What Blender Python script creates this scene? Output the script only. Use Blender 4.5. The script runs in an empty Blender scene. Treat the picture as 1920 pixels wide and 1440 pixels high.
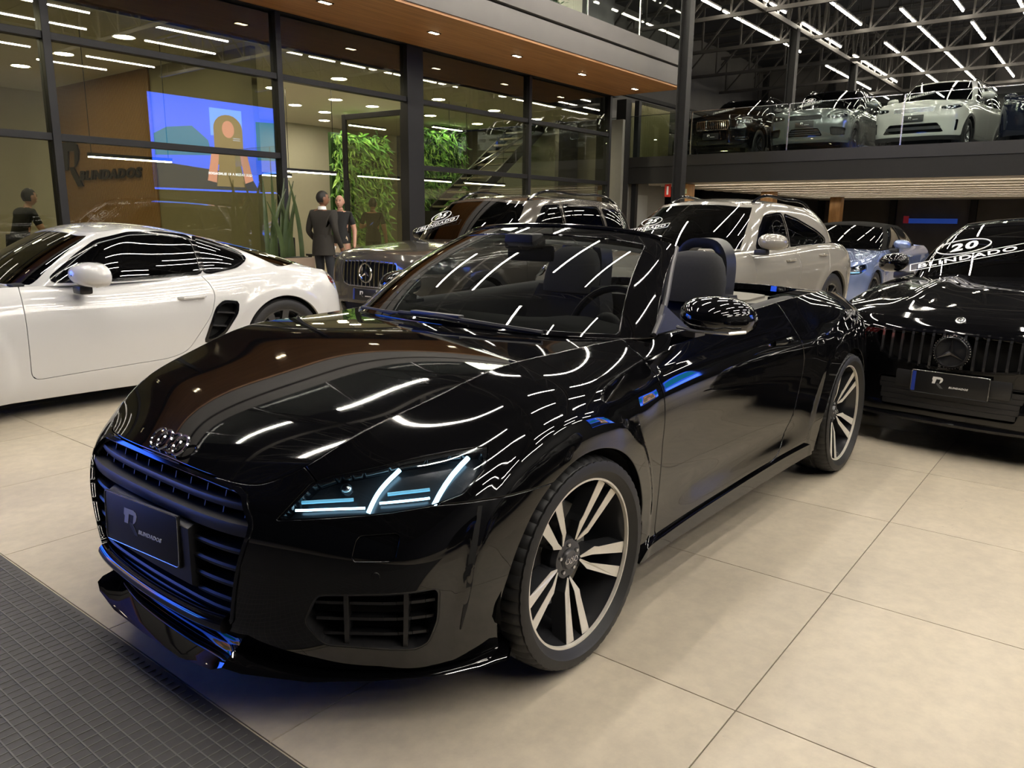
import bpy, bmesh, math, random
import numpy as np
from mathutils import Vector, Matrix
from mathutils.bvhtree import BVHTree
SC = bpy.context.scene
COL = SC.collection
rnd = random.Random(7)
PI = math.pi
# ------------------------------------------------------------------ camera, world, exposure
YAW, PITCH, ROLL = math.radians(-141.94), math.radians(-12.011), math.radians(0.625)
_f = Vector((math.cos(PITCH)*math.cos(YAW), math.cos(PITCH)*math.sin(YAW), math.sin(PITCH)))
_r = Vector((math.sin(YAW), -math.cos(YAW), 0)); _u = _r.cross(_f)
_r, _u = _r*math.cos(ROLL)+_u*math.sin(ROLL), _u*math.cos(ROLL)-_r*math.sin(ROLL)
cam = bpy.data.cameras.new('camera'); camo = bpy.data.objects.new('camera', cam); COL.objects.link(camo)
cam.sensor_width = 36.0; cam.lens = 36.0*1442.2/1920.0; cam.clip_start = 0.05; cam.clip_end = 200
mw = Matrix.Identity(4)
for i in range(3):
    mw[i][0], mw[i][1], mw[i][2] = _r[i], _u[i], -_f[i]
mw.translation = (1.862, 2.059, 1.343)
camo.matrix_world = mw
SC.camera = camo
W = bpy.data.worlds.new('world'); SC.world = W; W.use_nodes = True
W.node_tree.nodes['Background'].inputs[0].default_value = (0.03, 0.035, 0.05, 1)
W.node_tree.nodes['Background'].inputs[1].default_value = 0.25
SC.view_settings.view_transform = 'Standard'; SC.view_settings.look = 'None'
SC.view_settings.gamma = 1.0; SC.view_settings.use_curve_mapping = False
SC.view_settings.exposure = 0.0
TUBE_POWER = 158.0          # emission strength of the ceiling tubes
SC.cycles.use_denoising = True
SC.cycles.max_bounces = 8; SC.cycles.diffuse_bounces = 3; SC.cycles.glossy_bounces = 4
SC.cycles.transmission_bounces = 4; SC.cycles.transparent_max_bounces = 12
SC.cycles.sample_clamp_indirect = 6.0; SC.cycles.caustics_reflective = False; SC.cycles.caustics_refractive = False
# ------------------------------------------------------------------ materials
MATS = {}
def M(name, col, rough=0.5, metal=0.0, coat=0.0, emit=None, estr=0.0, noise=0.0, nscale=8.0, bump=0.0, ior=1.5, flake=0.0):
    if name in MATS: return MATS[name]
    m = bpy.data.materials.new(name); m.use_nodes = True; nt = m.node_tree; b = nt.nodes['Principled BSDF']
    b.inputs['Base Color'].default_value = (*col, 1); b.inputs['Roughness'].default_value = rough
    b.inputs['Metallic'].default_value = metal; b.inputs['Coat Weight'].default_value = coat
    b.inputs['Coat Roughness'].default_value = 0.015; b.inputs['IOR'].default_value = ior
    if emit: b.inputs['Emission Color'].default_value = (*emit, 1); b.inputs['Emission Strength'].default_value = estr
    if noise or bump or flake:
        tc = nt.nodes.new('ShaderNodeTexCoord'); nz = nt.nodes.new('ShaderNodeTexNoise')
        nz.inputs['Scale'].default_value = nscale; nz.inputs['Detail'].default_value = 5
        nt.links.new(tc.outputs['Object'], nz.inputs['Vector'])
        if noise:
            mx = nt.nodes.new('ShaderNodeMix'); mx.data_type = 'RGBA'
            mx.inputs[6].default_value = (*[c*(1-noise) for c in col], 1); mx.inputs[7].default_value = (*[min(1, c*(1+noise)) for c in col], 1)
            nt.links.new(nz.outputs['Fac'], mx.inputs[0]); nt.links.new(mx.outputs[2], b.inputs['Base Color'])
        if bump:
            bp = nt.nodes.new('ShaderNodeBump'); bp.inputs['Strength'].default_value = bump; bp.inputs['Distance'].default_value = 0.01
            nt.links.new(nz.outputs['Fac'], bp.inputs['Height']); nt.links.new(bp.outputs['Normal'], b.inputs['Normal'])
    MATS[name] = m
    return m
def Mglass(name, tint, gloss=0.08, rough=0.0, ior=1.5):
    """thin pane: tinted see-through plus a mirror reflection by Fresnel"""
    if name in MATS: return MATS[name]
    m = bpy.data.materials.new(name); m.use_nodes = True; nt = m.node_tree; N = nt.nodes
    for n in list(N): N.remove(n)
    out = N.new('ShaderNodeOutputMaterial'); tr = N.new('ShaderNodeBsdfTransparent'); gl = N.new('ShaderNodeBsdfGlossy')
    mx = N.new('ShaderNodeMixShader'); fr = N.new('ShaderNodeFresnel'); fr.inputs[0].default_value = ior
    ma = N.new('ShaderNodeMath'); ma.operation = 'MULTIPLY_ADD'; ma.inputs[1].default_value = 1.0; ma.inputs[2].default_value = gloss; ma.use_clamp = True
    tr.inputs[0].default_value = (*tint, 1); gl.inputs['Roughness'].default_value = rough; gl.inputs['Color'].default_value = (1, 1, 1, 1)
    geo = N.new('ShaderNodeNewGeometry'); mi = N.new('ShaderNodeMix'); mi.data_type = 'FLOAT'
    # light entering from the back of the pane gets the same fresnel
    nt.links.new(fr.outputs[0], ma.inputs[0]); nt.links.new(geo.outputs['Backfacing'], mi.inputs[0])
    nt.links.new(ma.outputs[0], mi.inputs[2]); mi.inputs[3].default_value = gloss+0.05
    nt.links.new(mi.outputs[0], mx.inputs[0]); nt.links.new(tr.outputs[0], mx.inputs[1]); nt.links.new(gl.outputs[0], mx.inputs[2])
    nt.links.new(mx.outputs[0], out.inputs[0])
    MATS[name] = m
    return m
# ------------------------------------------------------------------ object helpers
def link(o, parent=None):
    COL.objects.link(o)
    if parent is not None: o.parent = parent
    return o
def empty(name, label, cat, loc=(0, 0, 0), rz=0.0, group=None):
    o = bpy.data.objects.new(name, None); link(o); o.location = loc; o.rotation_euler = (0, 0, rz); o.empty_display_size = 0.1
    return tag(o, label, cat, group)
def tag(o, label=None, cat=None, group=None, kind=None):
    if label: o['label'] = label
    if cat: o['category'] = cat
    if group: o['group'] = group
    if kind: o['kind'] = kind
    return o
def struct(o): o['kind'] = 'structure'; return o
def copy_tree(o, parent=None, depth=0):
    c = o.copy(); COL.objects.link(c); c.parent = parent
    for ch in list(o.children): copy_tree(ch, c, depth+1)
    return c
class MB:
    """collects simple solids into one mesh"""
    def __init__(s): s.v = []; s.f = []
    def add(s, V, F):
        n = len(s.v); s.v.extend([tuple(map(float, p)) for p in V]); s.f.extend([tuple(i+n for i in f) for f in F]); return s
    def box(s, c, d, bev=0.0, rz=0.0, M4=None):
        x, y, z = d[0]/2, d[1]/2, d[2]/2
        if bev <= 0:
            V = [(a*x, b*y, e*z) for e in (-1, 1) for b in (-1, 1) for a in (-1, 1)]
            F = [(0, 2, 3, 1), (4, 5, 7, 6), (0, 1, 5, 4), (2, 6, 7, 3), (0, 4, 6, 2), (1, 3, 7, 5)]
        else:
            bm = bmesh.new(); bmesh.ops.create_cube(bm, size=1.0)
            bmesh.ops.scale(bm, vec=(d[0], d[1], d[2]), verts=bm.verts)
            bmesh.ops.bevel(bm, geom=bm.edges[:], offset=bev, segments=2, affect='EDGES', profile=0.6)
            bm.verts.index_update(); V = [v.co[:] for v in bm.verts]; F = [tuple(v.index for v in f.verts) for f in bm.faces]; bm.free()
        R = M4 if M4 is not None else Matrix.Rotation(rz, 4, 'Z')
        V = [R @ Vector(p) for p in V]
        return s.add([(p[0]+c[0], p[1]+c[1], p[2]+c[2]) for p in V], F)
    def bar(s, a, b, w, h=None, up=(0, 0, 1)):
        a, b = Vector(a), Vector(b); d = (b-a); L = d.length
        if L < 1e-6: return s
        d.normalize(); up = Vector(up)
        if abs(d.dot(up)) > .98: up = Vector((1, 0, 0))
        r = d.cross(up).normalized(); u = r.cross(d); h = h or w
        V = [p+r*(i*w/2)+u*(j*h/2) for p in (a, b) for i, j in ((-1, -1), (1, -1), (1, 1), (-1, 1))]
        return s.add(V, [(0, 1, 2, 3), (7, 6, 5, 4), (0, 4, 5, 1), (1, 5, 6, 2), (2, 6, 7, 3), (3, 7, 4, 0)])
    def tube(s, pts, r, n=8, closed=False, cap=True):
        P = [Vector(p) for p in pts]; k = len(P); R = r if hasattr(r, '__len__') else [r]*k
        V = []; F = []; pu = None
        for i in range(k):
            t = (P[(i+1) % k]-P[i-1]) if closed else (P[min(i+1, k-1)]-P[max(i-1, 0)])
            t.normalize()
            if pu is None: pu = Vector((0, 0, 1)) if abs(t.z) < .9 else Vector((1, 0, 0))
            a = t.cross(pu).normalized(); b = a.cross(t); pu = b
            for j in range(n):
                q = 2*PI*j/n; V.append(P[i]+(a*math.cos(q)+b*math.sin(q))*R[i])
        for i in range(k if closed else k-1):
            for j in range(n):
                F.append((i*n+j, i*n+(j+1) % n, ((i+1) % k)*n+(j+1) % n, ((i+1) % k)*n+j))
        if cap and not closed: F += [tuple(range(n-1, -1, -1)), tuple(range((k-1)*n, k*n))]
        return s.add(V, F)
    def lathe(s, prof, n=48, axis='y', c=(0, 0, 0), close=False, rmod=None):
        V = []; F = []; m = len(prof)
        for i in range(n):
            q = 2*PI*i/n
            for j, (r, h) in enumerate(prof):
                rr = r if rmod is None else rmod(i, j, r)
                x, z = rr*math.cos(q), rr*math.sin(q)
                p = {'y': (x, h, z), 'z': (x, z, h), 'x': (h, x, z)}[axis]
                V.append((p[0]+c[0], p[1]+c[1], p[2]+c[2]))
        for i in range(n):
            for j in range(m if close else m-1):
                F.append((i*m+j, i*m+(j+1) % m, ((i+1) % n)*m+(j+1) % m, ((i+1) % n)*m+j))
        return s.add(V, F)
    def prism(s, poly, depth, fr=None):
        """poly in local (a,b); fr = (origin, A, B, N): extruded from 0 to depth along N"""
        o, A, B, Nn = [Vector(q) for q in (fr or ((0, 0, 0), (1, 0, 0), (0, 1, 0), (0, 0, 1)))]
        n = len(poly); V = [o+A*p[0]+B*p[1] for p in poly]+[o+A*p[0]+B*p[1]+Nn*depth for p in poly]
        F = [tuple(range(n-1, -1, -1)), tuple(range(n, 2*n))]+[(i, (i+1) % n, n+(i+1) % n, n+i) for i in range(n)]
        return s.add(V, F)
    def ell(s, c, r, n=16, m=10, M4=None):
        V = [(0, 0, -1)]; F = []
        for i in range(1, m):
            a = -PI/2+PI*i/m
            for j in range(n): V.append((math.cos(a)*math.cos(2*PI*j/n), math.cos(a)*math.sin(2*PI*j/n), math.sin(a)))
        V.append((0, 0, 1)); t = len(V)-1
        for j in range(n):
            F.append((0, 1+(j+1) % n, 1+j)); F.append((t, 1+(m-2)*n+j, 1+(m-2)*n+(j+1) % n))
            for i in range(m-2): F.append((1+i*n+j, 1+i*n+(j+1) % n, 1+(i+1)*n+(j+1) % n, 1+(i+1)*n+j))
        V = [Vector((p[0]*r[0], p[1]*r[1], p[2]*r[2])) for p in V]
        if M4 is not None: V = [M4 @ p for p in V]
        return s.add([(p[0]+c[0], p[1]+c[1], p[2]+c[2]) for p in V], F)
    def mesh(s, name, mat, smooth=True, ang=35):
        me = bpy.data.meshes.new(name); me.from_pydata(s.v, [], s.f)
        bm = bmesh.new(); bm.from_mesh(me); bmesh.ops.recalc_face_normals(bm, faces=bm.faces); bm.to_mesh(me); bm.free()
        if smooth:
            me.polygons.foreach_set('use_smooth', [True]*len(me.polygons)); me.set_sharp_from_angle(angle=math.radians(ang))
        for m_ in (mat if isinstance(mat, (list, tuple)) else [mat]): me.materials.append(m_)
        return me
    def obj(s, name, mat, parent=None, **k):
        return link(bpy.data.objects.new(name, s.mesh(name, mat, **k)), parent)
def inst(name, me, parent=None, loc=None, rot=None, sc=None):
    o = link(bpy.data.objects.new(name, me), parent)
    if loc is not None: o.location = loc
    if rot is not None: o.rotation_euler = rot
    if sc is not None: o.scale = sc
    return o
# ------------------------------------------------------------------ splines and surfaces
def nspl(t, P, tt):
    """natural cubic spline through P at parameters t, read at tt (axis 0)"""
    t = np.asarray(t, float); P = np.asarray(P, float); tt = np.asarray(tt, float); n = len(t)
    sh = P.shape[1:]; Q = P.reshape(n, -1); h = np.diff(t)
    A = np.zeros((n, n)); B = np.zeros((n, Q.shape[1])); A[0, 0] = A[-1, -1] = 1
    for i in range(1, n-1):
        A[i, i-1], A[i, i], A[i, i+1] = h[i-1], 2*(h[i-1]+h[i]), h[i]
        B[i] = 6*((Q[i+1]-Q[i])/h[i]-(Q[i]-Q[i-1])/h[i-1])
    m = np.linalg.solve(A, B); k = np.clip(np.searchsorted(t, tt)-1, 0, n-2)
    hk = h[k][:, None]; a = (t[k+1]-tt)[:, None]; b = (tt-t[k])[:, None]
    R = m[k]*a**3/(6*hk)+m[k+1]*b**3/(6*hk)+(Q[k]/hk-m[k]*hk/6)*a+(Q[k+1]/hk-m[k+1]*hk/6)*b
    return R.reshape((len(tt),)+sh)
def fn(pts):
    """1-D spline function from (x,y) pairs, linear beyond the ends"""
    P = np.array(sorted(pts), float)
    def f(x):
        x = np.asarray(x, float); xx = np.clip(x, P[0, 0], P[-1, 0])
        y = nspl(P[:, 0], P[:, 1:2], xx.ravel())[:, 0].reshape(xx.shape)
        s0 = (P[1, 1]-P[0, 1])/(P[1, 0]-P[0, 0]); s1 = (P[-1, 1]-P[-2, 1])/(P[-1, 0]-P[-2, 0])
        return y+np.where(x < P[0, 0], (x-P[0, 0])*s0, 0)+np.where(x > P[-1, 0], (x-P[-1, 0])*s1, 0)
    return f
def fns(sig, pts):
    """like fn, then smoothed by a gaussian of width sig"""
    f = fn(pts); a, b = min(p[0] for p in pts)-.5, max(p[0] for p in pts)+.5; X = np.arange(a-1, b+1, .01); Y = f(X); k = np.arange(-4*sig, 4*sig+.005, .01); w = np.exp(-.5*(k/sig)**2); w /= w.sum(); Z = np.convolve(Y, w, 'same')
    return lambda x: np.interp(np.asarray(x, float), X, Z)
def chordp(P):
    d = np.linalg.norm(np.diff(P, axis=0), axis=-1)
    d = d.reshape(len(d), -1).mean(1); return np.concatenate([[0], np.cumsum(np.maximum(d, 1e-4))])
def smooth_lin(poly, n):
    P = np.asarray(poly, float); t = chordp(P); return nspl(t, P, np.linspace(0, t[-1], n))
class Surf:
    """V points, N normals, A extra attributes, F quads (a triangle repeats its last index)"""
    def __init__(s, V, F, N=None, A=None):
        s.V = np.asarray(V, float); s.F = np.asarray(F, int).reshape(-1, 4)
        s.A = np.zeros((len(s.V), 0)) if A is None else np.asarray(A, float)
        s.N = s.normals() if N is None else N
    def normals(s):
        V, F = s.V, s.F; n = np.cross(V[F[:, 2]]-V[F[:, 0]], V[F[:, 3]]-V[F[:, 1]])
        tri = F[:, 2] == F[:, 3]
        if tri.any(): n[tri] = np.cross(V[F[tri, 1]]-V[F[tri, 0]], V[F[tri, 2]]-V[F[tri, 0]])
        N = np.zeros_like(V)
        for k in range(4): np.add.at(N, F[:, k], n)
        return N/np.maximum(np.linalg.norm(N, axis=1), 1e-12)[:, None]
    def clip(s, d):
        d = np.asarray(d, float); ins = d >= 0; c = ins[s.F].sum(1); keep = s.F[c == 4]; mix = s.F[(c > 0) & (c < 4)]
        nv = []; na = []; nn = []; cache = {}; nF = []; base = len(s.V)
        def cut(a, b):
            k = (a, b) if a < b else (b, a)
            if k not in cache:
                a, b = k; t = d[a]/(d[a]-d[b]); cache[k] = base+len(nv)
                nv.append(s.V[a]+(s.V[b]-s.V[a])*t); na.append(s.A[a]+(s.A[b]-s.A[a])*t); nn.append(s.N[a]+(s.N[b]-s.N[a])*t)
            return cache[k]
        for f in mix:
            f = list(f)
            if f[2] == f[3]: f = f[:3]
            o = []
            for i in range(len(f)):
                a, b = f[i], f[(i+1) % len(f)]
                if ins[a]: o.append(a)
                if ins[a] != ins[b]: o.append(cut(a, b))
            for i in range(1, len(o)-1, 2):
                if i+2 < len(o): nF.append((o[0], o[i], o[i+1], o[i+2]))
                else: nF.append((o[0], o[i], o[i+1], o[i+1]))
        V = np.vstack([s.V]+([np.array(nv)] if nv else [])); A = np.vstack([s.A]+([np.array(na)] if na else [])); N = np.vstack([s.N]+([np.array(nn)] if nn else []))
        F = np.vstack([keep]+([np.array(nF)] if nF else [])).astype(int)
        if len(F) == 0: return Surf(np.zeros((0, 3)), np.zeros((0, 4)), np.zeros((0, 3)), np.zeros((0, s.A.shape[1])))
        u, inv = np.unique(F, return_inverse=True); N = N[u]; N /= np.maximum(np.linalg.norm(N, axis=1), 1e-9)[:, None]
        return Surf(V[u], inv.reshape(F.shape), N, A[u])
    def split(s, d, gap=0.002): return s.clip(d-gap), s.clip(-d-gap)
    def off(s, k): return Surf(s.V+s.N*k, s.F, s.N, s.A)
    def mirror(s, ax=1):
        V = s.V.copy(); V[:, ax] *= -1; N = s.N.copy(); N[:, ax] *= -1; F = s.F[:, ::-1].copy()
        t = s.F[:, 2] == s.F[:, 3]; F[t] = s.F[t][:, [2, 1, 0, 0]]
        return Surf(V, F, N, s.A)
    def join(s, o): return Surf(np.vstack([s.V, o.V]), np.vstack([s.F, o.F+len(s.V)]), np.vstack([s.N, o.N]), np.vstack([s.A, o.A]))
    def rim(s, depth, rd=0.0):
        """boundary turned inwards by depth"""
        E = {}
        for f in s.F:
            f = list(f)
            if f[2] == f[3]: f = f[:3]
            for i in range(len(f)): E[(f[i], f[(i+1) % len(f)])] = 1
        B = [e for e in E if (e[1], e[0]) not in E]
        if not B: return s
        ids = sorted({i for e in B for i in e}); mp = {v: k for k, v in enumerate(ids)}; n = len(ids); b0 = len(s.V)
        P = s.V[ids]; Q = P-s.N[ids]*depth; NN = np.zeros((n, 3))
        for a, b in B:
            q = np.cross(s.V[b]-s.V[a], s.N[a]); q /= max(np.linalg.norm(q), 1e-9); NN[mp[a]] += q; NN[mp[b]] += q
        NN /= np.maximum(np.linalg.norm(NN, axis=1), 1e-9)[:, None]
        Ns = s.N[ids]; rows = [(P, Ns)]
        for q in ((.5, .87), (.87, .5), (1, 0)) if rd else (): rows.append((P+rd*(q[0]*NN-(1-q[1])*Ns), q[1]*Ns+q[0]*NN))
        if not rd: rows.append((P, NN))
        rows.append((rows[-1][0]-Ns*depth, NN)); F = []
        for k in range(len(rows)-1):
            o = b0+k*n; F += [(o+mp[b], o+mp[a], o+n+mp[a], o+n+mp[b]) for a, b in B]
        return Surf(np.vstack([s.V]+[r[0] for r in rows]), np.vstack([s.F, np.array(F)]), np.vstack([s.N]+[r[1] for r in rows]), np.vstack([s.A]+[s.A[ids]]*len(rows)))
    def faces(s): return [tuple(f[:3]) if f[2] == f[3] else tuple(f) for f in s.F.tolist()]
    def bvh(s): return BVHTree.FromPolygons([Vector(p) for p in s.V], s.faces())
    def obj(s, name, mat, parent=None, rim=0.0, normals=True, rd=0.0):
        q = s.rim(rim, rd) if rim else s
        me = bpy.data.meshes.new(name); me.from_pydata(q.V.tolist(), [], q.faces())
        me.polygons.foreach_set('use_smooth', [True]*len(me.polygons))
        if normals: me.normals_split_custom_set_from_vertices(q.N.tolist())
        me.materials.append(mat)
        return link(bpy.data.objects.new(name, me), parent)
def gridsurf(P, A=None, closed=False, flip=False):
    m, n = P.shape[:2]; i, j = np.meshgrid(np.arange(m-1), np.arange(n-1), indexing='ij'); a = (i*n+j).ravel()
    F = np.stack([a, a+n, a+n+1, a+1], 1)
    if flip: F = F[:, ::-1]
    return Surf(P.reshape(-1, 3), F, None, None if A is None else A.reshape(m*n, -1))
def fuzzy(P, iters=1):
    """gentle smoothing of a dense grid, edges kept"""
    P = P.copy()
    for _ in range(iters):
        Q = P.copy(); Q[1:-1] = (P[:-2]+2*P[1:-1]+P[2:])/4; P = Q; Q = P.copy()
        Q[:, 1:-1] = (P[:, :-2]+2*P[:, 1:-1]+P[:, 2:])/4; P = Q
    return P
def psd(P, poly):
    """signed distance to a closed polygon, positive inside"""
    P = np.asarray(P, float); Q = np.asarray(poly, float); d = np.full(len(P), 1e9); ins = np.zeros(len(P), bool); n = len(Q)
    for i in range(n):
        a, b = Q[i], Q[(i+1) % n]; e = b-a; w = P-a; t = np.clip((w@e)/max(e@e, 1e-12), 0, 1)
        d = np.minimum(d, np.linalg.norm(w-t[:, None]*e, axis=1))
        c = ((a[1] <= P[:, 1]) & (b[1] > P[:, 1])) | ((b[1] <= P[:, 1]) & (a[1] > P[:, 1]))
        with np.errstate(divide='ignore', invalid='ignore'): xi = a[0]+(P[:, 1]-a[1])/(b[1]-a[1])*e[0]
        ins ^= c & (P[:, 0] < xi)
    return np.where(ins, d, -d)
def rpoly(poly, r=0.02, n=4):
    """polygon with rounded corners"""
    P = [Vector(p) for p in poly]; out = []
    for i in range(len(P)):
        a, b, c = P[i-1], P[i], P[(i+1) % len(P)]; u, v = (a-b), (c-b); k = min(r, u.length*.45, v.length*.45)
        u.normalize(); v.normalize(); p, q = b+u*k, b+v*k
        for j in range(n+1):
            t = j/n; out.append(tuple(p*(1-t)**2+b*2*t*(1-t)+q*t*t))
    return out
def fview(S, ang):
    """(h, z) of the points seen from azimuth ang (0 = from the front, 90 = from the +y side) and how much they face it"""
    c, s_ = math.cos(math.radians(ang)), math.sin(math.radians(ang))
    return np.stack([-S.V[:, 0]*s_+S.V[:, 1]*c, S.V[:, 2]], 1), S.N[:, 0]*c+S.N[:, 1]*s_
def feat(S, ang, poly, thr=-0.05):
    P, fc = fview(S, ang); d = psd(P, poly)
    far = np.minimum(d, -0.001); return np.where(fc > thr, d, np.where(d > 0, -0.05, far))
# ------------------------------------------------------------------ shared materials
BLACKPAINT = M('black_paint', (0.0025, 0.0025, 0.003), 0.03, ior=1.55)
GLOSSBLACK = M('gloss_black_trim', (0.004, 0.004, 0.005), 0.08)
MATTEBLACK = M('matte_black_plastic', (0.018, 0.018, 0.02), 0.42, noise=.2, nscale=60)
DEEPBLACK = M('deep_black_liner', (0.004, 0.004, 0.004), 0.85, noise=.2)
RUBBER = M('tyre_rubber', (0.013, 0.013, 0.0135), 0.55, noise=.25, nscale=40)
CHROME = M('chrome', (0.85, 0.85, 0.87), 0.06, 1.0, noise=.03)
SATIN = M('satin_silver', (0.55, 0.55, 0.56), 0.25, 1.0, noise=.05)
DARKMETAL = M('anthracite_rim', (0.035, 0.036, 0.04), 0.14, 0.3, noise=.1)
MACHINED = M('machined_rim', (0.80, 0.76, 0.68), 0.38, 0.35, noise=.05, nscale=90)
STEEL = M('brake_steel', (0.42, 0.41, 0.39), 0.4, 0.4, noise=.15)
LEATHER = M('black_leather', (0.009, 0.009, 0.010), 0.6, ior=1.3, noise=.2, nscale=40, bump=.05)
ALCANTARA = M('charcoal_alcantara', (0.016, 0.016, 0.018), 0.9, noise=.25, nscale=90)
SOFTTOP = M('grey_soft_top_fabric', (0.16, 0.15, 0.125), 0.9, noise=.15, nscale=120)
WHITE = M('white_print', (0.85, 0.84, 0.82), 0.5, noise=.02)
SILVERPRINT = M('silver_print', (0.45, 0.45, 0.47), 0.35, noise=.03)
PLATEBLACK = M('black_plate', (0.01, 0.01, 0.011), 0.35, noise=.1)
BLUEPRINT = M('blue_plate_band', (0.02, 0.05, 0.35), 0.4, noise=.05)
CLEARLENS = Mglass('clear_lens', (0.80, 0.84, 0.86), 0.02)
WINDSCREEN = Mglass('windscreen_glass', (0.36, 0.38, 0.37), 0.03)
TINTED = Mglass('tinted_glass', (0.10, 0.10, 0.10), 0.03)
DARKTINT = Mglass('dark_tinted_glass', (0.035, 0.037, 0.037), 0.03)
DRL = M('daylight_led', (0.8, 0.9, 1.0), 0.3, emit=(0.42, 0.78, 1.0), estr=7.0)
DRLSOFT = M('daylight_led_soft', (0.3, 0.5, 0.6), 0.3, emit=(0.10, 0.50, 0.80), estr=.7)
LAMPRED = M('red_lamp', (0.35, 0.01, 0.01), 0.12, noise=.1)
LAMPHOUSE = M('lamp_housing', (0.05, 0.05, 0.055), 0.2, 0.6, noise=.2)
MIRRORGLASS = M('mirror_glass', (0.7, 0.72, 0.75), 0.03, 1.0, noise=.02)
# ------------------------------------------------------------------ lettering
def text_mesh(txt, size, ext=.001, shear=0.0, bold=0.0, sx=1.0, align='CENTER'):
    cu = bpy.data.curves.new('text', 'FONT'); cu.body = txt; cu.size = size; cu.extrude = ext; cu.shear = shear; cu.offset = bold; cu.align_x = align; cu.align_y = 'CENTER'; cu.space_character = 1.14; cu.resolution_u = 3
    o = bpy.data.objects.new('text', cu); COL.objects.link(o); bpy.context.view_layer.update()
    me = bpy.data.meshes.new_from_object(o.evaluated_get(bpy.context.evaluated_depsgraph_get())); bpy.data.objects.remove(o); bpy.data.curves.remove(cu)
    if sx != 1.0:
        for v in me.vertices: v.co.x *= sx
    return me
_tc = {}
def text(txt, size, mat, parent, fr, name='lettering', **k):
    """fr: 4x4 local matrix, text runs along local x, stands along y, faces z"""
    key = (txt, size, mat.name, tuple(sorted(k.items())))
    if key not in _tc:
        me = text_mesh(txt, size, **k); me.materials.clear(); me.materials.append(mat); me.name = name; _tc[key] = me
    o = inst(name, _tc[key], parent); o.matrix_local = fr; return o
def frame(o, x, y):
    """matrix with columns x, y, x cross y at o"""
    x, y = Vector(x).normalized(), Vector(y); y = (y-x*y.dot(x)).normalized(); z = x.cross(y)
    return Matrix(((x.x, y.x, z.x, o[0]), (x.y, y.y, z.y, o[1]), (x.z, y.z, z.z, o[2]), (0, 0, 0, 1)))
RLOGO = [(0, .55), (.10, 1), (.74, 1), (.86, .93), (.84, .72), (.70, .54), (.60, .50), (.62, .86), (.40, .78), (.30, .30), (.18, .30), (.22, .62)]
RLOGO = [(0, .38), (.06, .66), (0, .74), (.05, 1), (.66, 1), (.84, .93), (.90, .78), (.84, .60), (.70, .47), (.62, .43), (.70, .80), (.36, .80), (.25, .38)]
RLEG = [(.36, .44), (.56, .44), (.96, 0), (.70, 0), (.42, .30)]
def rlogo(parent, fr, s, m1, m2, dep=.002):
    a = MB().prism([(x*s, y*s) for x, y in RLOGO], dep).obj('logo_mark', m1, parent, smooth=False); a.matrix_local = fr
    b = MB().prism([(x*s, y*s) for x, y in RLEG], dep).obj('logo_leg', m2, parent, smooth=False); b.matrix_local = fr
LEGGREY = M('logo_leg_grey', (.10, .10, .105), .5, noise=.05)
def plate_print(pl, w, h, d, band=False, border=True):
    """plate in local yz facing +x"""
    fr = frame((d*.9, -.22*w, -.20*h), (0, 1, 0), (0, 0, 1)); rlogo(pl, fr, .48*h, WHITE, LEGGREY, .001)
    text('BLINDADOS', .105*h, WHITE, pl, frame((d, .12*w, -.11*h), (0, 1, 0), (0, 0, 1)), shear=.25, bold=.0006, ext=.0006, sx=1.15)
    if border:
        b = MB(); t = .0025
        P = rpoly([(-w/2+t, -h/2+t), (w/2-t, -h/2+t), (w/2-t, h/2-t), (-w/2+t, h/2-t)], .012, 4); b.tube([(d*.95, y, z) for y, z in P], .0016, 5, closed=True); b.obj('plate_border', SATIN, pl)
    if band: MB().box((d*.95, -w/2+.016, 0), (.002, .02, h*.86)).obj('plate_band', BLUEPRINT, pl)
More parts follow.
